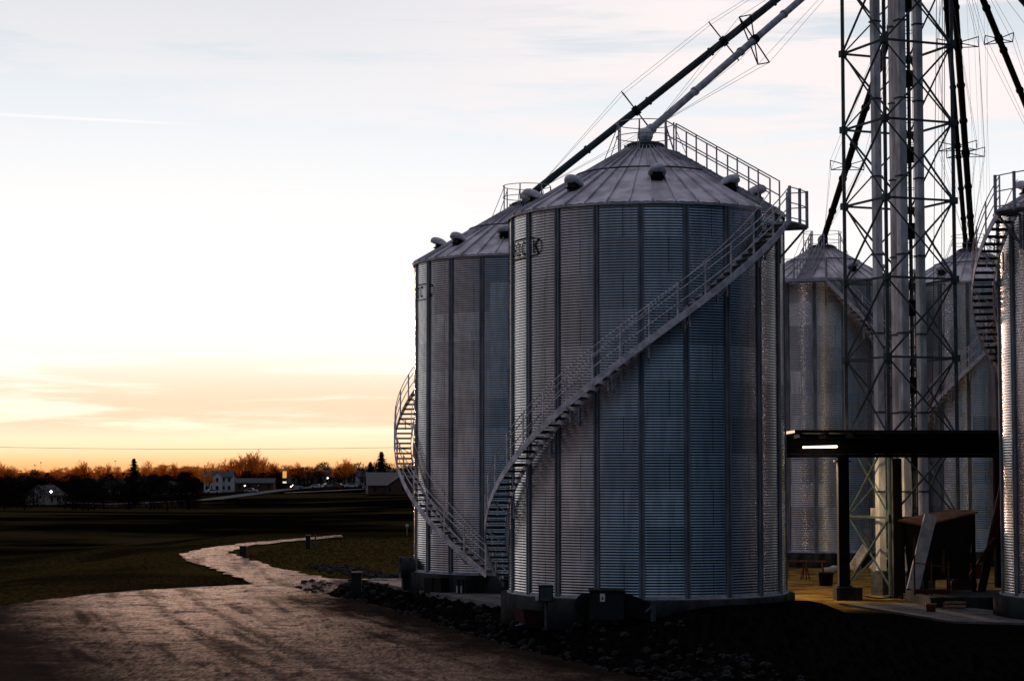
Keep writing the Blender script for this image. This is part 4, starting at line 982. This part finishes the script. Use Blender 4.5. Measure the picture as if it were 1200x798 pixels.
house(138, 700, 7, 6, 2.6, 2.2, 'white', 'shingle', 'tiny white cottage between the far left house and the small gabled one', -.5, 2)
def lamp_at(px, py, Y, h, label, mat='lampwhite', r=.25):
    p = at(px, py, Y); gz = height(p.x, Y); o = thing('street_lamp', label, 'street lamp', (p.x, Y, gz), 0, 'street lamps in the town')
    MB().bar((0, 0, 0), (0, 0, p.z-gz), .07, 6, .05).bar((0, 0, p.z-gz), (.7, 0, p.z-gz+.1), .04).build('pole', 'darksteel', o)
    MB().ball((0, -.2, p.z-gz), r, 8, 6).build('lamp_head', mat, o)
lamp_at(60, 576, 548, 4, 'lit white lamp before the far left gabled house', r=.30)
lamp_at(287, 569, 670, 4, 'lit white lamp right of the white two storey house', r=.24)
lamp_at(384, 560, 700, 6, 'lit white lamp over the parked cars', r=.22)
lamp_at(341, 570, 660, 5, 'lit lamp just below the yellow roadside sign', r=.22)
for px, py, lb in ((41, 545, 'leftmost unlit lamp standard above the tree line'), (48, 542, 'second unlit lamp standard above the tree line at left'), (135, 540, 'unlit lamp standard left of the conifer')):
    lamp_at(px, py, 900, 10, lb, 'darksteel', .3)
sg = thing('roadside_sign', 'tall lit yellow roadside sign on a post with a small white sign below it', 'sign', (at(333.5, 560, 690).x, 690, height(at(333, 560, 690).x, 690)))
gz = sg.location.z; zc1, zc2 = at(333, 556, 690).z-gz, at(333, 565, 690).z-gz
MB().bar((0, 0.1, 0), (0, 0.1, zc1), .15, 6).build('pole', 'darksteel', sg)
MB().box((0, 0, zc1), (1.3, .25, 2.3)).build('sign_panel', 'signyellow', sg); MB().box((0, 0, zc2), (1.2, .25, .6)).build('sign_panel', 'signwhite', sg)
# cars
def car_proto(mat, key):
    r = thing('parked_car', '', 'car', (0, 0, 0))
    prof = [(-2.15, .35), (2.15, .35), (2.2, .75), (1.9, .92), (1.0, .98), (.45, 1.42), (-1.0, 1.45), (-1.65, 1.0), (-2.2, .92)]
    MB().extrude(prof, -.85, .85, 'y').build('body', mat, r)
    MB().extrude([(.95, 1.0), (.45, 1.37), (-.95, 1.40), (-1.5, 1.02)], -.87, .87, 'y').build('window', 'glassdark', r)
    for x in (-1.35, 1.35):
        for y in (-.8, .8):
            w = MB().lathe([(0, -.1), (.32, -.1), (.32, .1), (0, .1)], 14, cap=False); w.v = [(a+x, c+y, b+.32) for a, b, c in w.v]; w.build('wheel', 'rubber', r)
    return r
cars = [(372, 680, 0, 'carwhite', 'white car left of the lit lamp in the far car park'), (386, 690, .4, 'carpale', 'silver car under the lit lamp in the far car park'), (398, 676, -.3, 'carred', 'maroon car right of the lit lamp in the far car park'),
        (412, 668, .1, 'carwhite', 'white car furthest right in the upper row of the far car park'), (433, 645, .05, 'carpale', 'silver car on its own on the lane below the car park'), (250, 660, .2, 'carwhite', 'white car on the road before the white two storey house'),
        (295, 655, 0, 'carpale', 'silver car before the low brick house'), (348, 690, .2, 'carpale', 'silver car right of the yellow sign'), (188, 640, .1, 'carwhite', 'white van like car below the small white gabled house'), (222, 630, 0, 'carpale', 'silver car left of the white two storey house near the road')]
protos = {}
for px, Y, rz, mat, lb in cars:
    if mat not in protos: protos[mat] = c = car_proto(mat, mat)
    else: c = copy_tree(protos[mat])
    x = (px-600)/2380*Y; c.location = (x, Y, height(x, Y)+.27); c.rotation_euler = (0, 0, rz); tag(c, lb, 'car', 'cars parked in the far town')
# overhead line crossing the valley
def pole(x, Y, h, lb):
    o = thing('utility_pole', lb, 'utility pole', (x, Y, height(x, Y)), 0, 'utility poles')
    MB().bar((0, 0, 0), (0, 0, h), .15, 8, .10).build('pole', 'wood', o); MB().box((0, 0, h-.5), (2.2, .12, .14)).build('crossarm', 'wood', o)
PY = 320; za = at(0, 522.5, PY).z
x0, x1 = at(-60, 522, PY).x, at(545, 522, PY).x
pole(x0, PY, za-height(x0, PY), 'wooden utility pole outside the left edge'); pole(x1, PY, za-height(x1, PY), 'wooden utility pole hidden behind the left bin')
pw = MB().tube([(x0+(x1-x0)*t/20, PY, za-.5*4*(t/20)*(1-t/20)) for t in range(21)], .028, 4).build('power_line', 'rope')
tag(pw, 'thin power line stretched level across the sunset just above the trees', 'power line')

# ------------------------------------------------------------------ trees
def twig_tree(h, seed, spread=.5):
    r = random.Random(seed); tr = MB(); cr = MB()
    def grow(p, d, ln, rad, lv):
        q = p+d*ln; (tr if lv < 2 else cr).bar(p, q, rad, 3 if lv > 1 else 5, rad*.68)
        if lv >= 5: return
        n = 3 if lv < 1 else (4 if lv < 3 else 3)
        for i in range(n):
            t = r.uniform(.35, 1.0) if lv else r.uniform(.5, 1)
            e = (d+Vector((r.gauss(0, spread), r.gauss(0, spread), r.gauss(.12, spread*.5)))).normalized()
            grow(p.lerp(q, t), e, ln*r.uniform(.62, .80), rad*.58, lv+1)
        if lv < 3: grow(q, (d+Vector((r.gauss(0, .15), r.gauss(0, .15), .1))).normalized(), ln*.75, rad*.68, lv+1)
    grow(Vector((0, 0, -.2)), Vector((0, 0, 1)), h*.30, h*.022, 0)
    a = tr.mesh('trunk'); a.materials.append(M['bark']); b = cr.mesh('crown'); b.materials.append(M['twig']); return a, b
def conifer(h, seed):
    r = random.Random(seed); tr = MB().bar((0, 0, -.2), (0, 0, h), h*.018, 6, .03); cr = MB(); z = h*.10
    while z < h*.98:
        k = (1-z/h)**.85; rr = h*.24*k+.15
        for i in range(9):
            t = r.uniform(0, 2*pi); ln = rr*r.uniform(.6, 1.15); e = Vector((cos(t)*ln, sin(t)*ln, -ln*.18+r.uniform(-.1, .2)))
            b = Vector((0, 0, z+r.uniform(-.2, .2)))
            for j in range(7):
                f_ = (j+1)/7; c = b+e*f_; s = .10*h*.18*(1.3-f_)+.12
                u = Vector((r.gauss(0, 1), r.gauss(0, 1), r.gauss(0, .5))).normalized()*s; v = Vector((r.gauss(0, 1), r.gauss(0, 1), r.gauss(0, .6))).normalized()*s*.8
                cr.add([c-u, c+v, c+u, c-v], [(0, 1, 2, 3)])
        z += h*.028
    a = tr.mesh('trunk'); a.materials.append(M['bark'])
    b = bpy.data.meshes.new('crown'); b.from_pydata(cr.v, [], cr.f); b.materials.append(M['needle']); return a, b
def top(ms): return max(v.co.z for q in ms for v in q.vertices)
def place_tree(ms, x, Y, s, label, group, cat='tree', name='bare_tree', z=None, sx=1):
    o = thing(name, label, cat, (x, Y, height(x, Y) if z is None else z), rnd.uniform(0, 6.28), group); o.scale = (s*sx, s*sx, s)
    mk('trunk', ms[0], None, o); mk('crown', ms[1], None, o); return o
TW = [twig_tree(12, 11+i, .42+.04*(i % 3)) for i in range(6)]
CF = [conifer(13, 5), conifer(12, 9)]
# conifers of note
for px, py, Y, lb in ((157, 537, 760, 'pointed conifer standing above the tree line behind the small white house'), (447, 529, 640, 'tall dark conifer left of the left bin above the low wide building'), (434, 541, 650, 'shorter dark conifer touching the tall one by the low wide building')):
    p = at(px, py, Y); gz = height(p.x, Y); place_tree(CF[0], p.x, Y, (p.z-gz)/13, lb, 'conifers', 'conifer', 'conifer_tree', sx=1.7)
# bare trees of note: tallest orange-lit ones
k = 0
for px, py, Y in ((293, 526, 720), (278, 532, 730), (265, 536, 740), (308, 534, 735), (322, 540, 745), (240, 540, 760), (228, 543, 770), (345, 543, 770), (360, 545, 780), (404, 536, 700), (412, 542, 705), (396, 543, 710), (100, 538, 800), (85, 543, 800), (112, 545, 820), (178, 539, 790), (190, 542, 800), (60, 546, 820), (18, 545, 840), (3, 540, 830), (210, 545, 800), (140, 545, 830), (375, 547, 790), (245, 550, 690), (286, 531, 725), (300, 530, 728), (272, 536, 732), (250, 541, 765), (221, 544, 775), (399, 539, 712), (409, 540, 716), (318, 543, 760), (335, 545, 775), (352, 541, 765), (205, 541, 800), (170, 545, 810), (152, 547, 800), (122, 541, 815), (95, 546, 822), (74, 547, 826), (48, 549, 830), (33, 547, 835), (8, 543, 828)):
    p = at(px, py, Y); gz = height(p.x, Y)
    near = [(258, 'the white two storey house'), (404, 'the middle of the far car park'), (172, 'the small white gabled house'), (54, 'the far left gabled house'), (333, 'the yellow sign'), (112, 'the dim brick house')]
    nn = min(near, key=lambda q: abs(q[0]-px)); side = 'left of' if px < nn[0]-4 else ('right of' if px > nn[0]+4 else 'above')
    hw = 'tall' if py < 537 else ('middling' if py < 543 else 'low')
    place_tree(TW[k % 6], p.x, Y, (p.z-gz)/top(TW[k % 6])*1.02, f'{hw} bare tree some {abs(px-nn[0])//4 + 1} windows {side} {nn[1]}' if side != 'above' else f'{hw} bare tree directly above {nn[1]}', 'bare trees along the skyline', sx=1.1); k += 1
# the unbroken winter woods behind and between: one mass
def wood(name, n, y0, y1, px0, px1, s0, s1, label, meshes, seed):
    r = random.Random(seed); vs = []; fs = []
    me0 = [m_ for m_ in meshes]
    import numpy as np
    V = []; Fq = []; off = 0
    data = []
    for a, b in meshes:
        for q in (a, b):
            co = np.empty(len(q.vertices)*3); q.vertices.foreach_get('co', co); data.append((co.reshape(-1, 3), [tuple(p.vertices) for p in q.polygons]))
    for i in range(n):
        Y = r.uniform(y0, y1); px = r.uniform(px0, px1); x = (px-600)/2380*Y; s = r.uniform(s0, s1); kk = r.randrange(len(meshes)); t = r.uniform(0, 6.28)
        z = height(x, Y)
        for j in (0, 1):
            co, pf = data[2*kk+j]; c, s_ = cos(t), sin(t)
            w = np.stack([(co[:, 0]*c-co[:, 1]*s_)*s*1.35+x, (co[:, 0]*s_+co[:, 1]*c)*s*1.35+Y, co[:, 2]*s+z], 1); V.append(w)
            Fq += [tuple(v+off for v in f_) for f_ in pf]; off += len(co)
    V = np.concatenate(V)
    me = bpy.data.meshes.new(name); me.from_pydata(V.tolist(), [], Fq); me.materials.append(M['brush']); tag(mk(name, me, None), label, 'wood', kind='stuff')
M['brush'] = pmat('winter brush', (.018, .010, .007), 1.0, spec=0, var=.4, vscale=.1)
# light twig tree for the mass
def scrub(h, seed):
    r = random.Random(seed); tr = MB().bar((0, 0, -.3), (0, 0, h*.5), h*.02, 4, h*.01); cr = MB()
    for i in range(260):
        t = r.uniform(0, 2*pi); zz = r.uniform(.04, .95)*h; rad = h*.36*math.sqrt(max(.05, 1-(2*zz/h-.75)**2*.75)); rr = rad*math.sqrt(r.random())
        c = Vector((rr*cos(t), rr*sin(t), zz)); d = Vector((cos(t)*.4+r.gauss(0, .4), sin(t)*.4+r.gauss(0, .4), .9)).normalized()*r.uniform(.5, 1.5)
        cr.bar(c, c+d, r.uniform(.03, .10), 3, .015)
        if i % 2: cr.bar(c+d*.4, c+d*.4+Vector((r.gauss(0, .5), r.gauss(0, .5), r.gauss(.3, .4))), .035, 3, .01)
    return tr.mesh('trunk'), cr.mesh('crown')
SC = [scrub(9, 21+i) for i in range(4)]
wood('distant_woods', 420, 840, 1060, -60, 560, .45, .98, 'unbroken band of leafless winter woods along the far ridge', SC, 3)
wood('valley_brush', 220, 500, 760, -60, 230, .45, .85, 'dark leafless brush filling the left side of the valley below the houses', SC, 4)
wood('hillside_brush', 110, 690, 830, 200, 520, .45, .8, 'dark leafless shrubs and hedges around the houses in the town', SC, 5)
# weeds on the field edge and verge
def weeds(name, pts, lo, hi, mat, label):
    m = MB()
    for x, y in pts:
        z = height(x, y)
        for j in range(4):
            a = rnd.uniform(0, 6.28); h = rnd.uniform(lo, hi); e = Vector((cos(a)*h*.35, sin(a)*h*.35, h)); s = Vector((sin(a), -cos(a), 0))*.012
            b = Vector((x+rnd.gauss(0, .05), y+rnd.gauss(0, .05), z)); m.add([b-s, b+s, b+e], [(0, 1, 2)])
    me = bpy.data.meshes.new(name); me.from_pydata(m.v, [], m.f); me.materials.append(M[mat]); tag(mk(name, me, None), label, 'grass', kind='stuff')
M['straw'] = pmat('dry grass', (.06, .040, .012), 1.0, spec=0, var=.5, vscale=.6)
pts = []
pts += [(rnd.uniform(-15, 3), rnd.uniform(97, 150)) for _ in range(9000)]
weeds('verge_grass', pts, .03, .11, 'straw', 'short dry winter grass over the verge and the mown field')
